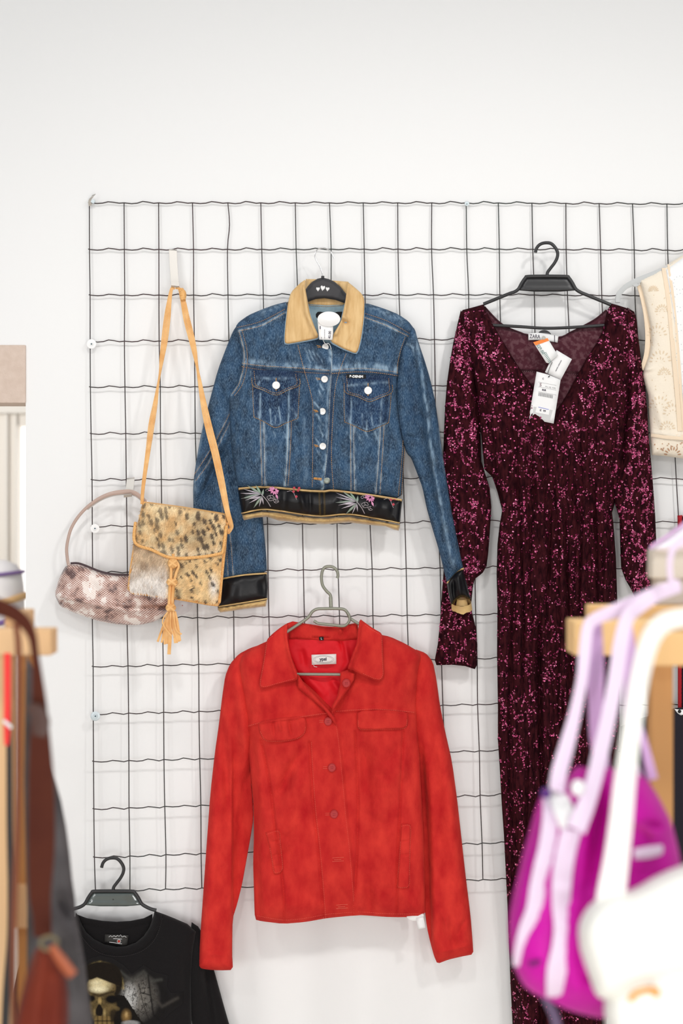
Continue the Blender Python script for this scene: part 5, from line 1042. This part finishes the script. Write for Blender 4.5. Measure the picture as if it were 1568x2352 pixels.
# ------------------------------------------------------------------ black T-shirt with skull print
M_tee = mat('black_jersey', rgb(26, 24, 25), .95, spec=.12, bump=.3, bscale=500, sheen=.08)
ts = thing('t_shirt', 270, 2600, -.06, 'black long sleeved T-shirt with a skull print on a black plastic hanger, bottom left', 't-shirt')
TB = [(178, 2108), (165, 2104), (150, 2106), (110, 2122), (75, 2140), (66, 2200), (60, 2320), (62, 2610), (445, 2610), (440, 2350), (438, 2260), (442, 2190), (450, 2140), (430, 2122), (400, 2109), (380, 2101), (355, 2092), (352, 2104), (344, 2128), (332, 2148), (312, 2165), (290, 2173), (268, 2175), (240, 2170), (215, 2158), (197, 2142), (186, 2124)]
neckband = [(174, 2118), (190, 2150), (212, 2175), (240, 2190), (270, 2194), (300, 2191), (332, 2178), (356, 2152), (372, 2106)]
tl = Panel([(80, 2135), (62, 2160), (40, 2230), (20, 2330), (0, 2450), (55, 2470), (80, 2330)], -.030, .014, 24, .004, nz=(.002, 40), sm=0); tl.build('left_sleeve', M_tee, ts, 5)
tr = Panel([(440, 2118), (455, 2128), (464, 2142), (478, 2185), (492, 2230), (503, 2270), (514, 2310), (526, 2352), (545, 2420), (560, 2480), (500, 2500), (450, 2400), (432, 2300), (430, 2200)], -.030, .014, 24, .004, nz=(.002, 40), sm=0, folds=[([(470, 2180), (480, 2280), (500, 2400)], -.005, 9), ([(455, 2150), (460, 2300)], .003, 10)]); tr.build('right_sleeve', M_tee, ts, 4)
TBP = Panel(TB, -.040, .026, 50, .005, nz=(.003, 60), sm=0, seed=81, folds=[(neckband, -.001, 3, 0), ([(425, 2180), (428, 2300)], -.003, 10), ([(400, 2250), (380, 2352)], .003, 16)]); TBP.build('body', M_tee, ts, 4)
Panel([(176, 2100), (200, 2109), (235, 2115), (268, 2117), (300, 2115), (330, 2109), (350, 2099), (350, 2120), (320, 2165), (270, 2180), (215, 2165), (190, 2135)], -.034, .006, 10, .002, nz=(.001, 20), sm=0, folds=[([(185, 2122), (270, 2138), (345, 2120)], -.0015, 3, 0)]).build('back_neck', M_tee, ts, 4)
NB = Panel([(174, 2096), (181, 2105), (188, 2124), (198, 2141), (216, 2157), (240, 2169), (268, 2174.5), (290, 2173), (312, 2165), (332, 2148), (345, 2127), (352, 2104), (355, 2092), (373, 2099), (368, 2125), (352, 2155), (330, 2177), (300, 2190), (270, 2193.5), (240, 2189), (212, 2174), (189, 2149), (172, 2115)], TBP, .0022, 6, .001, nz=None, sm=0); NB.build('neckband', M_tee, ts, 3.5)
b = MB(); dash_mesh(b, [(172, 2120), (189, 2153), (212, 2179), (240, 2193), (270, 2197), (300, 2194), (332, 2181), (358, 2154), (374, 2106)], TBP, wd=.5); b.build('neck_stitching', mat('charcoal_thread', rgb(72, 68, 68), .8), ts)
Panel([(241, 2146), (295, 2148), (292, 2170), (280, 2172), (240, 2163)], -.046, .0008, 2, .0004, nz=None, sm=0).build('neck_label', mat('label_charcoal', rgb(46, 44, 42), .7), ts, 8)
text('label_lettering', 'nirvana', 272, 2153, 6, 2, -.0475, M_print, ts, sx=1.1) if False else None
b = MB()
for pl_ in ([(250, 2152), (254, 2149), (257, 2152), (262, 2149), (266, 2152)], [(266, 2152), (270, 2148), (273, 2151), (277, 2147), (280, 2152), (286, 2150), (290, 2153)], [(260, 2156), (280, 2157)], [(251, 2164), (280, 2168)]): b.tube([WY(x_, y_, -.0476) for x_, y_ in pl_], .0005, 5)
b.build('label_script', M_print, ts)
b = MB(); b.tube([WY(273+4*math.cos(a), 2162+4*math.sin(a), -.0476) for a in [2*math.pi*i/16 for i in range(17)]], .0004, 5); b.build('label_ring', M_print, ts)
b = MB(); b.disc(WY(273, 2162, -.0474), .0026, .0003, 14); b.build('label_dot', mat('label_red', rgb(190, 60, 44), .6), ts)
def skull(px, py):
    c = np.tile(np.array(rgb(24, 22, 22)[:3]), (len(px), 1)); K = lambda r, g, b_: np.array(rgb(r, g, b_)[:3])
    def put(mask, col):
        nonlocal c
        m_ = np.clip(mask, 0, 1)[:, None]; c = c*(1-m_)+col*m_
    ell = lambda cx, cy, rx, ry, s_=.15: np.clip((1-np.hypot((px-cx)/rx, (py-cy)/ry))/s_, 0, 1)
    n = fbm(px/6, py/5, 5, 4); n2 = fbm(px/2.2, py/2.2, 9, 3); nb = np.abs(fbm(px/9+py/26, py/13-px/40, 15, 4)); nb2 = np.abs(fbm(px/5, py/20, 19, 3))
    fog = np.clip(ell(318, 2290, 52, 62, .8)*1.0, 0, 1); put(fog*.85, (K(120, 116, 110)[None]*(.6+.9*np.clip(.5+n, 0, 1))[:, None]))
    glow = ell(298, 2292, 22, 42, .7); put(glow*.85, K(190, 190, 188))
    put(np.clip((.045-nb)/.03, 0, 1)*np.clip(fog*2, 0, 1)*.85, K(28, 24, 22)); put(np.clip((.03-nb2)/.03, 0, 1)*np.clip(fog*2, 0, 1)*.6, K(34, 30, 28))
    for pl_, w_, cc, s_ in (([(277, 2232), (303, 2253), (330, 2230), (345, 2254), (370, 2250)], 4, (70, 70, 66), .6), ([(340, 2250), (352, 2290), (372, 2312), (408, 2292)], 4, (66, 62, 58), .7), ([(340, 2240), (345, 2280), (352, 2330), (372, 2352)], 2, (20, 18, 18), .9), ([(325, 2280), (345, 2286)], 1.5, (20, 18, 18), .9), ([(318, 2260), (330, 2310), (345, 2352)], 1.2, (26, 22, 22), .8)):
        d, _ = pdist(px, py, pl_); put(np.exp(-(d/w_)**2)*s_, K(*cc))
    # shoulder of the cloak
    put(np.clip(inside(px, py, [(262, 2285), (285, 2286), (302, 2312), (318, 2336), (330, 2352), (336, 2400), (240, 2400)])*1.0, 0, 1), K(20, 17, 14))
    put(ell(290, 2334, 14, 20, .9)*.9, K(150, 118, 70)); put(ell(290, 2330, 5, 9, .9)*.7, K(196, 168, 116))
    # hair
    hair = np.maximum(ell(232, 2232, 44, 24, .12), ell(256, 2254, 27, 40, .12)); put(hair, K(30, 24, 16))
    d, _ = pdist(px, py, [(200, 2224), (214, 2214), (230, 2210), (250, 2216), (270, 2232), (280, 2250), (283, 2270)]); put(np.exp(-(d/3.0)**2)*(.6+n2), K(150, 132, 84))
    d, _ = pdist(px, py, [(228, 2212), (232, 2225), (224, 2240)]); put(np.exp(-(d/3.5)**2)*.45, K(140, 122, 80))
    d, _ = pdist(px, py, [(236, 2226), (262, 2240), (272, 2262)]); put(np.exp(-(d/3)**2)*.35*(.6+n2*2), K(120, 100, 60))
    # cranium and face
    face = np.maximum(ell(232, 2268, 36, 30, .12), ell(236, 2310, 34, 48, .12)); face = face*np.clip(1-hair*np.clip((2247+np.abs(px-222)*.35-py)/5, 0, 1), 0, 1)
    put(face, K(88, 74, 46)[None]*(.7+1.3*np.clip(n+.3, 0, 1))[:, None])
    put(ell(230, 2260, 34, 24, .6)*face, K(204, 188, 144)); put(ell(226, 2272, 26, 11, .8)*face*.9, K(240, 230, 192)); put(ell(222, 2258, 18, 8, .9)*face*.6, K(236, 226, 188)); put(ell(254, 2260, 14, 16, .9)*face*np.clip(.4+n*2.5, 0, .85), K(108, 88, 60))
    d, _ = pdist(px, py, [(214, 2284), (228, 2288), (246, 2282), (266, 2276)]); put(np.exp(-(d/3.2)**2)*face*.8, K(40, 30, 20))
    put(np.clip((2246+np.abs(px-223)*.4-py)/3, 0, 1)*hair, K(26, 20, 14))
    put(ell(257, 2295, 21, 13, .45), K(13, 9, 7)); put(ell(211, 2293, 10, 9, .5), K(15, 11, 9))
    put(ell(229, 2299, 6, 11, .7)*.9, K(172, 146, 92)); put(ell(262, 2317, 15, 8, .8)*.75, K(150, 126, 78)); put(ell(248, 2318, 14, 16, .8)*.5, K(112, 92, 56))
    put(np.clip(1-np.hypot((px-228)/(3.5+(py-2302)*.32), (py-2320)/16)**2, 0, .45)*2.2, K(22, 15, 10)); put(ell(240, 2326, 5, 12, .8)*.7, K(176, 152, 102)); put(ell(217, 2324, 4, 12, .8)*.6, K(150, 128, 84))
    teeth = ((px > 216) & (px < 262) & (py > 2334)).astype(float)*ell(238, 2350, 26, 22, .2); put(teeth, K(110, 90, 54)[None]*(.5+.9*np.abs(np.sin(px/3.4)))[:, None]); put(teeth*np.exp(-((py-2345)/2.0)**2)*.7, K(24, 18, 12))
    put(ell(262, 2332, 14, 24, .5)*.85, K(22, 16, 12)); put(ell(300, 2350, 24, 8, .4)*.8, K(150, 150, 150)*1.0)
    c = c*(1+n2*.5)[:, None]
    ed_, _ = pdist(px, py, SKO, True); ed_ = np.clip(ed_/11-.1, 0, 1)[:, None]; c = np.array(rgb(26, 24, 25)[:3])*(1-ed_)+c*ed_
    k_ = np.clip(np.maximum.reduce([fog*1.5, hair, face, ell(290, 2320, 60, 70, .2)*.0+.0]), 0, 1)
    return np.clip(c, .003, 1)
M_prt = mat('screen_print', (1, 1, 1, 1), .8, spec=.15, attr='paint')
SKO = [(190, 2214), (204, 2202), (230, 2194), (258, 2200), (284, 2216), (303, 2236), (330, 2216), (354, 2232), (386, 2240), (384, 2266), (392, 2280), (422, 2278), (420, 2306), (388, 2330), (368, 2352), (366, 2430), (170, 2430), (172, 2300)]
SK = Panel(SKO, TBP, .0002, 2, .0003, nz=None, sm=0)
SK.build('skull_print', M_prt, ts, 1.7, paint=skull)
h2, q2 = black_hanger(260, 2046, 'shiny black plastic hanger holding the black skull T-shirt', -.052, .99, arms=(-100, 100), pm=mat('gloss_black_plastic', rgb(78, 88, 86), .16, spec=.9, coat=.6))  # bridge plate's grey-green base colour has its reflected gloss painted in

# ------------------------------------------------------------------ dark garments at the right edge
M_redk = mat('red_knit', rgb(170, 20, 34), .9, bump=.3, bscale=300); M_navy = mat('navy_cloth', rgb(24, 24, 38), .9)
rc_ = thing('hanging_coat', 1640, 1660, -.05, 'navy garment with a red edge hanging at the far right edge', 'coat')
Panel([(1565, 1186), (1720, 1170), (1740, 1660), (1563, 1650), (1562, 1500), (1564, 1300)], -.030, .010, 16, .004, sm=0, nz=(.002, 50)).build('body', M_navy, rc_, 8)
Panel([(1555, 1184), (1567, 1183), (1570, 1300), (1567, 1450), (1566, 1650), (1556, 1648), (1556, 1450), (1558, 1300), (1556, 1230)], -.030, .014, 6, .003, sm=0, nz=(.001, 20)).build('red_edge', M_redk, rc_, 5, label='bright red edge band')
bt_ = thing('dotted_collar_top', 1560, 2350, -.06, 'near black top with a white black-dotted collar behind the right wooden rack', 'top')
Panel([(1425, 1668), (1470, 1650), (1520, 1636), (1550, 1626), (1620, 1620), (1720, 1640), (1790, 1670), (1800, 2300), (1440, 2300), (1430, 2000), (1422, 1760)], -.050, .028, 40, .005, sm=0, nz=(.003, 60)).build('body', mat('near_black_cloth', rgb(26, 22, 32), .95), bt_, 9)
cp_ = Panel([(1548, 1628), (1560, 1630), (1600, 1628), (1640, 1632), (1640, 1660), (1590, 1660), (1568, 1647), (1555, 1638)], -.076, .004, 5, .001, sm=0, nz=None); cp_.build('collar', M_wht, bt_, 5, label='white collar with black dots')
b = MB()
for x_, y_ in ((1560, 1634), (1575, 1640), (1590, 1636), (1568, 1645), (1605, 1648), (1620, 1640)): b.disc(WY(x_, y_, cp_.y1(x_, y_)), .0038, .0003, 16)
b.build('collar_dots', M_blkcloth, bt_)

# ------------------------------------------------------------------ foreground left: wooden rack with bags, out of focus
M_wood = mat('pale_pine', rgb(232, 192, 146), .6, col2=rgb(222, 178, 128), cscale=5, stretch=(1, 1, .1)); M_wood2 = mat('honey_pine', rgb(206, 150, 88), .6, col2=rgb(190, 132, 72), cscale=6, stretch=(1, 1, .1))
M_brown = mat('brown_leather', rgb(84, 38, 22), .75, spec=.2, col2=rgb(74, 30, 18), cscale=12); M_ruddy = mat('ruddy_leather', rgb(118, 46, 28), .7, spec=.2, col2=rgb(88, 26, 20), cscale=9); M_brn2 = mat('tan_brown_leather', rgb(160, 76, 34), .5)
def B(px0, py0, px1, py1, d, depth, name, m, parent, bev=.002):
    a = W(px0, py0, d); c = W(px1, py1, d); b = MB(); b.box((a.x, a.y, a.z), (c.x, a.y+depth, c.z)); return b.build(name, m, parent, smooth=False, bevel=bev)
rk = thing('clothing_rack', 20, 3700, CAMY+1.92, 'pale wooden clothing rack with bags hung on it, in the left foreground', 'clothes rack')
B(-330, 1446, 117, 1506, 1.92, .045, 'crossbar', M_wood, rk)
B(10, 1404, 58, 1450, 1.97, .06, 'upper_block', M_wood, rk)
pa = W(-28, 1500, 1.95); b = MB(); b.box((pa.x, pa.y, 0), (pa.x+.030, pa.y+.03, pa.z)); b.build('post', M_wood, rk, smooth=False, bevel=.002)
pa = W(40, 1500, 1.99); b = MB(); b.box((pa.x, pa.y, 0), (pa.x+.022, pa.y+.03, pa.z)); b.build('post', M_wood2, rk, smooth=False, bevel=.002)
pa = W(-320, 1500, 1.95); b = MB(); b.box((pa.x, pa.y, 0), (pa.x+.034, pa.y+.03, pa.z)); b.build('post', M_wood, rk, smooth=False, bevel=.002)
pb = W(-330, 2150, 1.95); pc = W(126, 2010, 1.95); b = MB(); b.box((pb.x, pb.y+.035, pb.z), (pc.x, pb.y+.06, pb.z+.06)); b.build('lower_rail', M_wood, rk, smooth=False, bevel=.002)
def rib(name, pts, d, m, parent, th=.003, label=None, arch=.001):
    """pts px, py, width px"""
    b = MB(); b.ribbon([(W(q[0], q[1], d if len(q) < 4 else q[3]), q[2]*.5*(d if len(q) < 4 else q[3])/F, None) for q in cr(pts, 7)], th, arch); return b.build(name, m, parent, label=label)
bl = thing('red_lanyard', 18, 1715, CAMY+1.84, 'bright red strap hanging from the left wooden rack', 'strap')
rib('strap', [(17, 1500, 14), (17, 1520, 15), (17, 1600, 15), (16, 1680, 14), (15, 1712, 9)], 1.84, mat('bright_red', rgb(246, 44, 40), .5), bl)
rib('white_stripe', [(8, 1655, 7), (16, 1662, 7), (27, 1672, 7)], 1.835, M_print, bl)
bk = thing('black_strap', 20, 2060, CAMY+1.86, 'narrow black strap hanging below the red strap on the left rack', 'strap')
rib('strap', [(19, 1500, 9), (20, 1600, 10), (21, 1720, 12), (22, 1900, 13), (24, 2025, 12)], 1.86, mat('black_leather', rgb(22, 16, 16), .5), bk)
rib('strap_end', [(24, 2020, 12), (22, 2150, 11), (14, 2300, 16), (8, 2500, 18)], 1.87, MATS['black_leather'], bk)
bg = thing('leather_bag', 90, 2500, CAMY+1.62, 'brown leather bag with long straps on the left wooden rack', 'handbag')
rib('strap', [(-60, 1375, 40), (-10, 1392, 38), (30, 1408, 34), (58, 1432, 28), (74, 1462, 20), (80, 1500, 17), (86, 1560, 24), (90, 1620, 34), (92, 1700, 46), (94, 1780, 56), (95, 1860, 60), (95, 1950, 60), (92, 2050, 50), (96, 2100, 42), (98, 2150, 40)], 1.62, M_brown, bg, .004)
rib('strap_loop', [(66, 1626, 20), (84, 1634, 34), (94, 1660, 40), (90, 1690, 30)], 1.600, mat('dark_brown', rgb(66, 32, 18), .5), bg, .004)
rib('rear_strap', [(36, 1432, 13), (42, 1480, 14), (43, 1560, 14), (42, 1700, 14), (40, 1900, 14), (32, 2100, 13), (30, 2250, 12), (34, 2400, 12)], 1.66, mat('dusty_brown', rgb(126, 74, 54), .8, spec=.2), bg)
Panel([(80, 2180), (96, 2172), (118, 2176), (130, 2200), (150, 2240), (158, 2290), (158, 2400), (155, 2560), (20, 2560), (22, 2440), (38, 2330), (60, 2240)], CAMY+1.64, .05, 50, .01, nz=(.003, 60), sm=1, folds=[([(60, 2240), (30, 2400)], .004, 12), ([(118, 2200), (100, 2400)], -.004, 14)]).build('body', M_ruddy, bg, 8)
rib('leather_tab', [(118, 2172, 14), (130, 2190, 20), (148, 2215, 24), (168, 2240, 22)], 1.57, M_brn2, bg, .004, label='orange brown leather tab')
b = MB(); c = W(112, 2166, 1.575); b.tube([(c.x+.009*math.cos(a), c.y+.004*math.sin(a), c.z+.006*math.sin(a)) for a in [2*math.pi*i/20 for i in range(21)]], .0022, 8); b.build('ring', mat('pale_brass', rgb(120, 108, 80), .6, metal=.3), bg)
gc = thing('grey_trousers', 150, 2500, CAMY+1.86, 'charcoal grey garment hanging beside the brown leather bag', 'trousers')
Panel([(60, 1500), (84, 1560), (96, 1640), (108, 1710), (124, 1782), (140, 1838), (152, 1900), (160, 1960), (166, 2020), (172, 2060), (176, 2110), (186, 2160), (196, 2220), (204, 2290), (214, 2352), (235, 2560), (60, 2560), (62, 2100), (55, 1800)], CAMY+1.92-.012, .022, 20, .006, sm=0, nz=(.004, 40), folds=[([(170, 2080), (190, 2200), (210, 2340)], .006, 9), ([(140, 2060), (165, 2120)], -.006, 12), ([(150, 2150), (170, 2300)], -.005, 14)], fn=None, seed=6).build('leg', mat('charcoal_cloth', rgb(84, 80, 81), .9, col2=rgb(62, 58, 60), cscale=16), gc, 8)

# ------------------------------------------------------------------ foreground right: wooden rack with lilac and magenta backpack, white bag
M_woodR = mat('warm_pine', rgb(240, 200, 140), .6, col2=rgb(232, 186, 122), cscale=5, stretch=(.15, 1, 1)); M_woodE = mat('end_grain', rgb(232, 190, 142), .7); M_post = mat('post_pine', rgb(214, 162, 100), .6, col2=rgb(200, 146, 84), cscale=5, stretch=(1, 1, .1))
rr = thing('clothing_rack', 1500, 3700, CAMY+1.88, 'warm wooden clothing rack carrying lilac straps, in the right foreground', 'clothes rack')
a = W(1318, 1428, 1.86); c = W(1318, 1506, 1.86)
b = MB(); b.box((a.x, a.y, c.z), (a.x+.46, a.y+.065, a.z)); b.build('crossbar', M_woodR, rr, smooth=False, bevel=.002)
a2 = W(1352, 1390, 1.97); c2 = W(1352, 1460, 1.97); b = MB(); b.box((a2.x, a2.y, c2.z), (a2.x+.44, a2.y+.03, a2.z)); b.build('crossbar', M_woodR, rr, smooth=False, bevel=.002)
a3 = W(1500, 1455, 1.80); c3 = W(1500, 1530, 1.80); b = MB(); b.box((a3.x, a3.y, c3.z), (a3.x+.3, a3.y+.03, a3.z)); b.build('front_rail', M_woodR, rr, smooth=False, bevel=.002)
p0 = W(1496, 1500, 1.93); p1 = W(1546, 1500, 1.93); b = MB(); b.box((p0.x, p0.y, 0), (p1.x, p0.y+.03, p0.z)); b.build('post', M_post, rr, smooth=False, bevel=.002)
p0 = W(1700, 1500, 1.93); p1 = W(1750, 1500, 1.93); b = MB(); b.box((p0.x, p0.y, 0), (p1.x, p0.y+.03, p0.z)); b.build('post', M_post, rr, smooth=False, bevel=.002)
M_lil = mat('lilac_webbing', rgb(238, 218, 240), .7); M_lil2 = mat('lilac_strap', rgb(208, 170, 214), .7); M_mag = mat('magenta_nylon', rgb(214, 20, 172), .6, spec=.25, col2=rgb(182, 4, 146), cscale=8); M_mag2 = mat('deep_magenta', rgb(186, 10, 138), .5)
bp = thing('backpack', 1360, 2340, CAMY+1.62, 'magenta drawstring backpack with pale lilac straps hanging from the right rack', 'backpack')
rib('shoulder_strap', [(1560, 1345, 30, 1.74), (1510, 1362, 34, 1.72), (1460, 1385, 36, 1.70), (1410, 1404, 32, 1.69), (1370, 1420, 28, 1.69), (1350, 1440, 26, 1.68), (1342, 1500, 26, 1.66), (1336, 1560, 24, 1.65), (1320, 1640, 27, 1.64), (1302, 1710, 33, 1.62), (1284, 1775, 36, 1.60), (1278, 1815, 36, 1.58)], 1.65, M_lil, bp)
rib('shoulder_strap', [(1362, 1428, 38, 1.70), (1364, 1500, 42, 1.69), (1366, 1560, 40, 1.68), (1368, 1620, 34, 1.68), (1374, 1700, 38, 1.68), (1386, 1780, 30, 1.68)], 1.68, M_lil2, bp, label='mid lilac rear strap')
rib('shoulder_strap', [(1500, 1368, 34, 1.70), (1465, 1392, 36, 1.69), (1440, 1420, 32, 1.67), (1425, 1480, 34, 1.65), (1415, 1550, 34, 1.64), (1398, 1640, 34, 1.62), (1380, 1720, 36, 1.60), (1364, 1790, 36, 1.575), (1345, 1850, 40, 1.555), (1322, 1905, 46, 1.545)], 1.65, M_lil, bp)
rib('shoulder_strap', [(1442, 1440, 20, 1.70), (1446, 1500, 26, 1.70), (1443, 1580, 20, 1.70), (1440, 1700, 18, 1.70), (1470, 1790, 18, 1.70)], 1.70, M_lil2, bp)
rib('shoulder_strap', [(1468, 1660, 10, 1.66), (1482, 1720, 18, 1.66), (1498, 1790, 24, 1.66)], 1.66, M_lil2, bp)
rib('hanging_loop', [(1548, 1352, 12, 1.70), (1540, 1330, 12, 1.70), (1538, 1290, 12, 1.70), (1548, 1255, 16, 1.70), (1580, 1230, 20, 1.70)], 1.70, M_lil, bp)
BPK = Panel([(1262, 1815), (1240, 1830), (1225, 1875), (1213, 1919), (1200, 1965), (1190, 2009), (1178, 2055), (1170, 2098), (1168, 2130), (1170, 2170), (1180, 2220), (1200, 2262), (1225, 2282), (1250, 2293), (1294, 2316), (1330, 2328), (1369, 2337), (1428, 2342), (1500, 2340), (1555, 2300), (1575, 2200), (1580, 2100), (1568, 2010), (1557, 1949), (1542, 1889), (1512, 1830), (1482, 1785), (1440, 1770), (1398, 1764), (1360, 1768), (1324, 1758), (1310, 1775), (1290, 1800)],
            CAMY+1.66, .075, 90, .02, sm=1, nz=(.006, 60), seed=14, folds=[([(1395, 1770), (1370, 1900), (1350, 2040)], -.010, 12), ([(1400, 1800), (1420, 1900), (1400, 2000)], .006, 14), ([(1320, 2060), (1310, 2200), (1330, 2300)], .006, 20), ([(1215, 1950), (1190, 2100)], .004, 10), ([(1480, 1890), (1520, 1900)], -.006, 8), ([(1340, 2240), (1400, 2260)], -.005, 12)])
BPK.build('body', M_mag, bp, 7)
def bpr(pts, name, m, label=None, lift=.003):
    b = MB(); q_ = cr(pts, 7); b.ribbon([(WY(q[0], q[1], BPK.y1(q[0], q[1])-lift), q[2]*.5*1.6/F, None) for q in q_], .002, .0015); return b.build(name, m, bp, label=label)
bpr([(1258, 1825, 26), (1262, 1860, 30), (1264, 1900, 40), (1256, 1950, 40), (1244, 1995, 38), (1234, 2040, 36), (1226, 2090, 36), (1210, 2130, 34), (1196, 2170, 26), (1188, 2215, 22)], 'webbing', M_lil)
bpr([(1275, 1815, 40), (1290, 1850, 44), (1306, 1895, 44)], 'webbing', M_print, label='white webbing piece joining the straps', lift=.006)
bpr([(1312, 1905, 44), (1298, 1960, 44), (1290, 2020, 44), (1288, 2080, 40), (1290, 2130, 36), (1288, 2180, 42), (1278, 2230, 44), (1272, 2285, 36)], 'webbing', M_lil, lift=.005)
bpr([(1455, 1962, 22), (1485, 1958, 26), (1518, 1952, 22)], 'lilac_band', M_lil)
bpr([(1452, 1895, 12), (1480, 1905, 16), (1500, 1925, 14)], 'pocket_shadow_fold', M_mag2)  # pocket strip of a darker magenta than the body
b = MB(); b.ellipsoid(WY(1327, 1810, CAMY+1.56), (.008, .007, .009)); b.build('cord_lock', M_white, bp, label='white cord lock')
b = MB(); b.ellipsoid(WY(1253, 1822, CAMY+1.575), (.006, .005, .006)); b.build('cord_lock', mat('dark_violet', rgb(84, 30, 120), .5), bp, label='dark violet cord lock')
b = MB(); b.ribbon([(WY(1215, 2215, BPK.y1(1215, 2215)-.002), .003, None), (WY(1228, 2212, BPK.y1(1228, 2212)-.002), .003, None), (WY(1240, 2206, BPK.y1(1240, 2206)-.002), .002, None)], .0015); b.build('logo', mat('plum_print', rgb(120, 10, 110), .6), bp)
rib('drawcord_end', [(1250, 2288, 20), (1262, 2310, 20), (1276, 2345, 22), (1290, 2420, 20)], 1.64, mat('grey_violet', rgb(98, 84, 112), .7), bp)
M_cbag = mat('white_leather', rgb(250, 249, 243), .45, coat=.1); M_brs = mat('amber_brass', rgb(232, 150, 50), .3, metal=.5)
wb = thing('handbag', 1480, 2560, CAMY+1.46, 'white leather handbag with a wide strap and amber clasp, nearest at bottom right', 'handbag')
rib('strap', [(1640, 1410, 40), (1568, 1418, 42), (1525, 1430, 44), (1498, 1458, 44), (1482, 1500, 42), (1468, 1560, 42), (1455, 1640, 42), (1444, 1720, 44), (1434, 1800, 48), (1424, 1900, 52), (1414, 1980, 56), (1404, 2045, 62), (1398, 2100, 66)], 1.46, M_cbag, wb, .006, arch=.002)
WBG = Panel([(1372, 2062), (1352, 2080), (1338, 2100), (1329, 2122), (1327, 2145), (1331, 2180), (1342, 2215), (1354, 2247), (1364, 2278), (1376, 2292), (1392, 2296), (1430, 2285), (1480, 2268), (1530, 2256), (1600, 2240), (1680, 2210), (1690, 2000), (1640, 1975), (1580, 1982), (1540, 1996), (1500, 2015), (1465, 2036), (1440, 2047), (1405, 2046)],
            CAMY+1.50, .055, 50, .012, sm=1, nz=(.002, 60), seed=15); WBG.build('flap', M_cbag, wb, 8)
Panel([(1388, 2285), (1386, 2320), (1392, 2352), (1404, 2430), (1420, 2560), (1680, 2560), (1690, 2150), (1500, 2200)], CAMY+1.52, .05, 50, .012, sm=0, nz=(.003, 60)).build('body', M_cbag, wb, 9)
b = MB(); b.tube([W(x_, y_, 1.435) for x_, y_ in cr([(1448, 2300), (1452, 2288), (1466, 2279), (1484, 2274), (1500, 2274), (1511, 2278)], 5)], .0032, 10); b.build('clasp', M_brs, wb)
b = MB(); b.tube([W(x_, y_, 1.437) for x_, y_ in cr([(1500, 2287), (1507, 2280), (1512, 2276)], 4)], .004, 10); b.build('clasp_stud', M_brs, wb)
sb_ = thing('storage_box', 1600, 1440, CAMY+1.99, 'grey beige box with two bands standing on the right wooden rack', 'box')
a = W(1496, 1262, 1.97); c = W(1496, 1330, 1.97); e_ = W(1506, 1400, 1.97); top_z = a2.z
M_box = mat('grey_card', rgb(206, 198, 186), .8); M_box2 = mat('grey_card_low', rgb(192, 182, 172), .8)
b = MB(); b.box((e_.x, e_.y, top_z), (a.x+.24, e_.y+.03, c.z)); b.build('lower_tray', M_box2, sb_, smooth=False, bevel=.003)
b = MB(); b.box((a.x, a.y-.003, c.z), (a.x+.245, a.y+.03, a.z)); b.build('lid', M_box, sb_, smooth=False, bevel=.003)
wp = thing('folded_pouch', 1560, 1262, CAMY+1.93, 'white pouch with lilac piping lying on the grey beige box', 'pouch')
PO = [(1492, 1262), (1500, 1252), (1530, 1234), (1560, 1212), (1600, 1186), (1700, 1170), (1710, 1262), (1600, 1264), (1530, 1272), (1508, 1270)]
Panel(PO, CAMY+1.99, .02, 16, .01, sm=0, nz=(.002, 30)).build('body', mat('pale_lilac_cloth', rgb(238, 232, 242), .7), wp, 6)
b = MB(); b.tube([W(x_, y_, 1.962) for x_, y_ in cr([(1493, 1261), (1501, 1251), (1530, 1233), (1560, 1211), (1600, 1185), (1700, 1169)], 5)], .0022, 8); b.build('piping', M_lil2, wp)
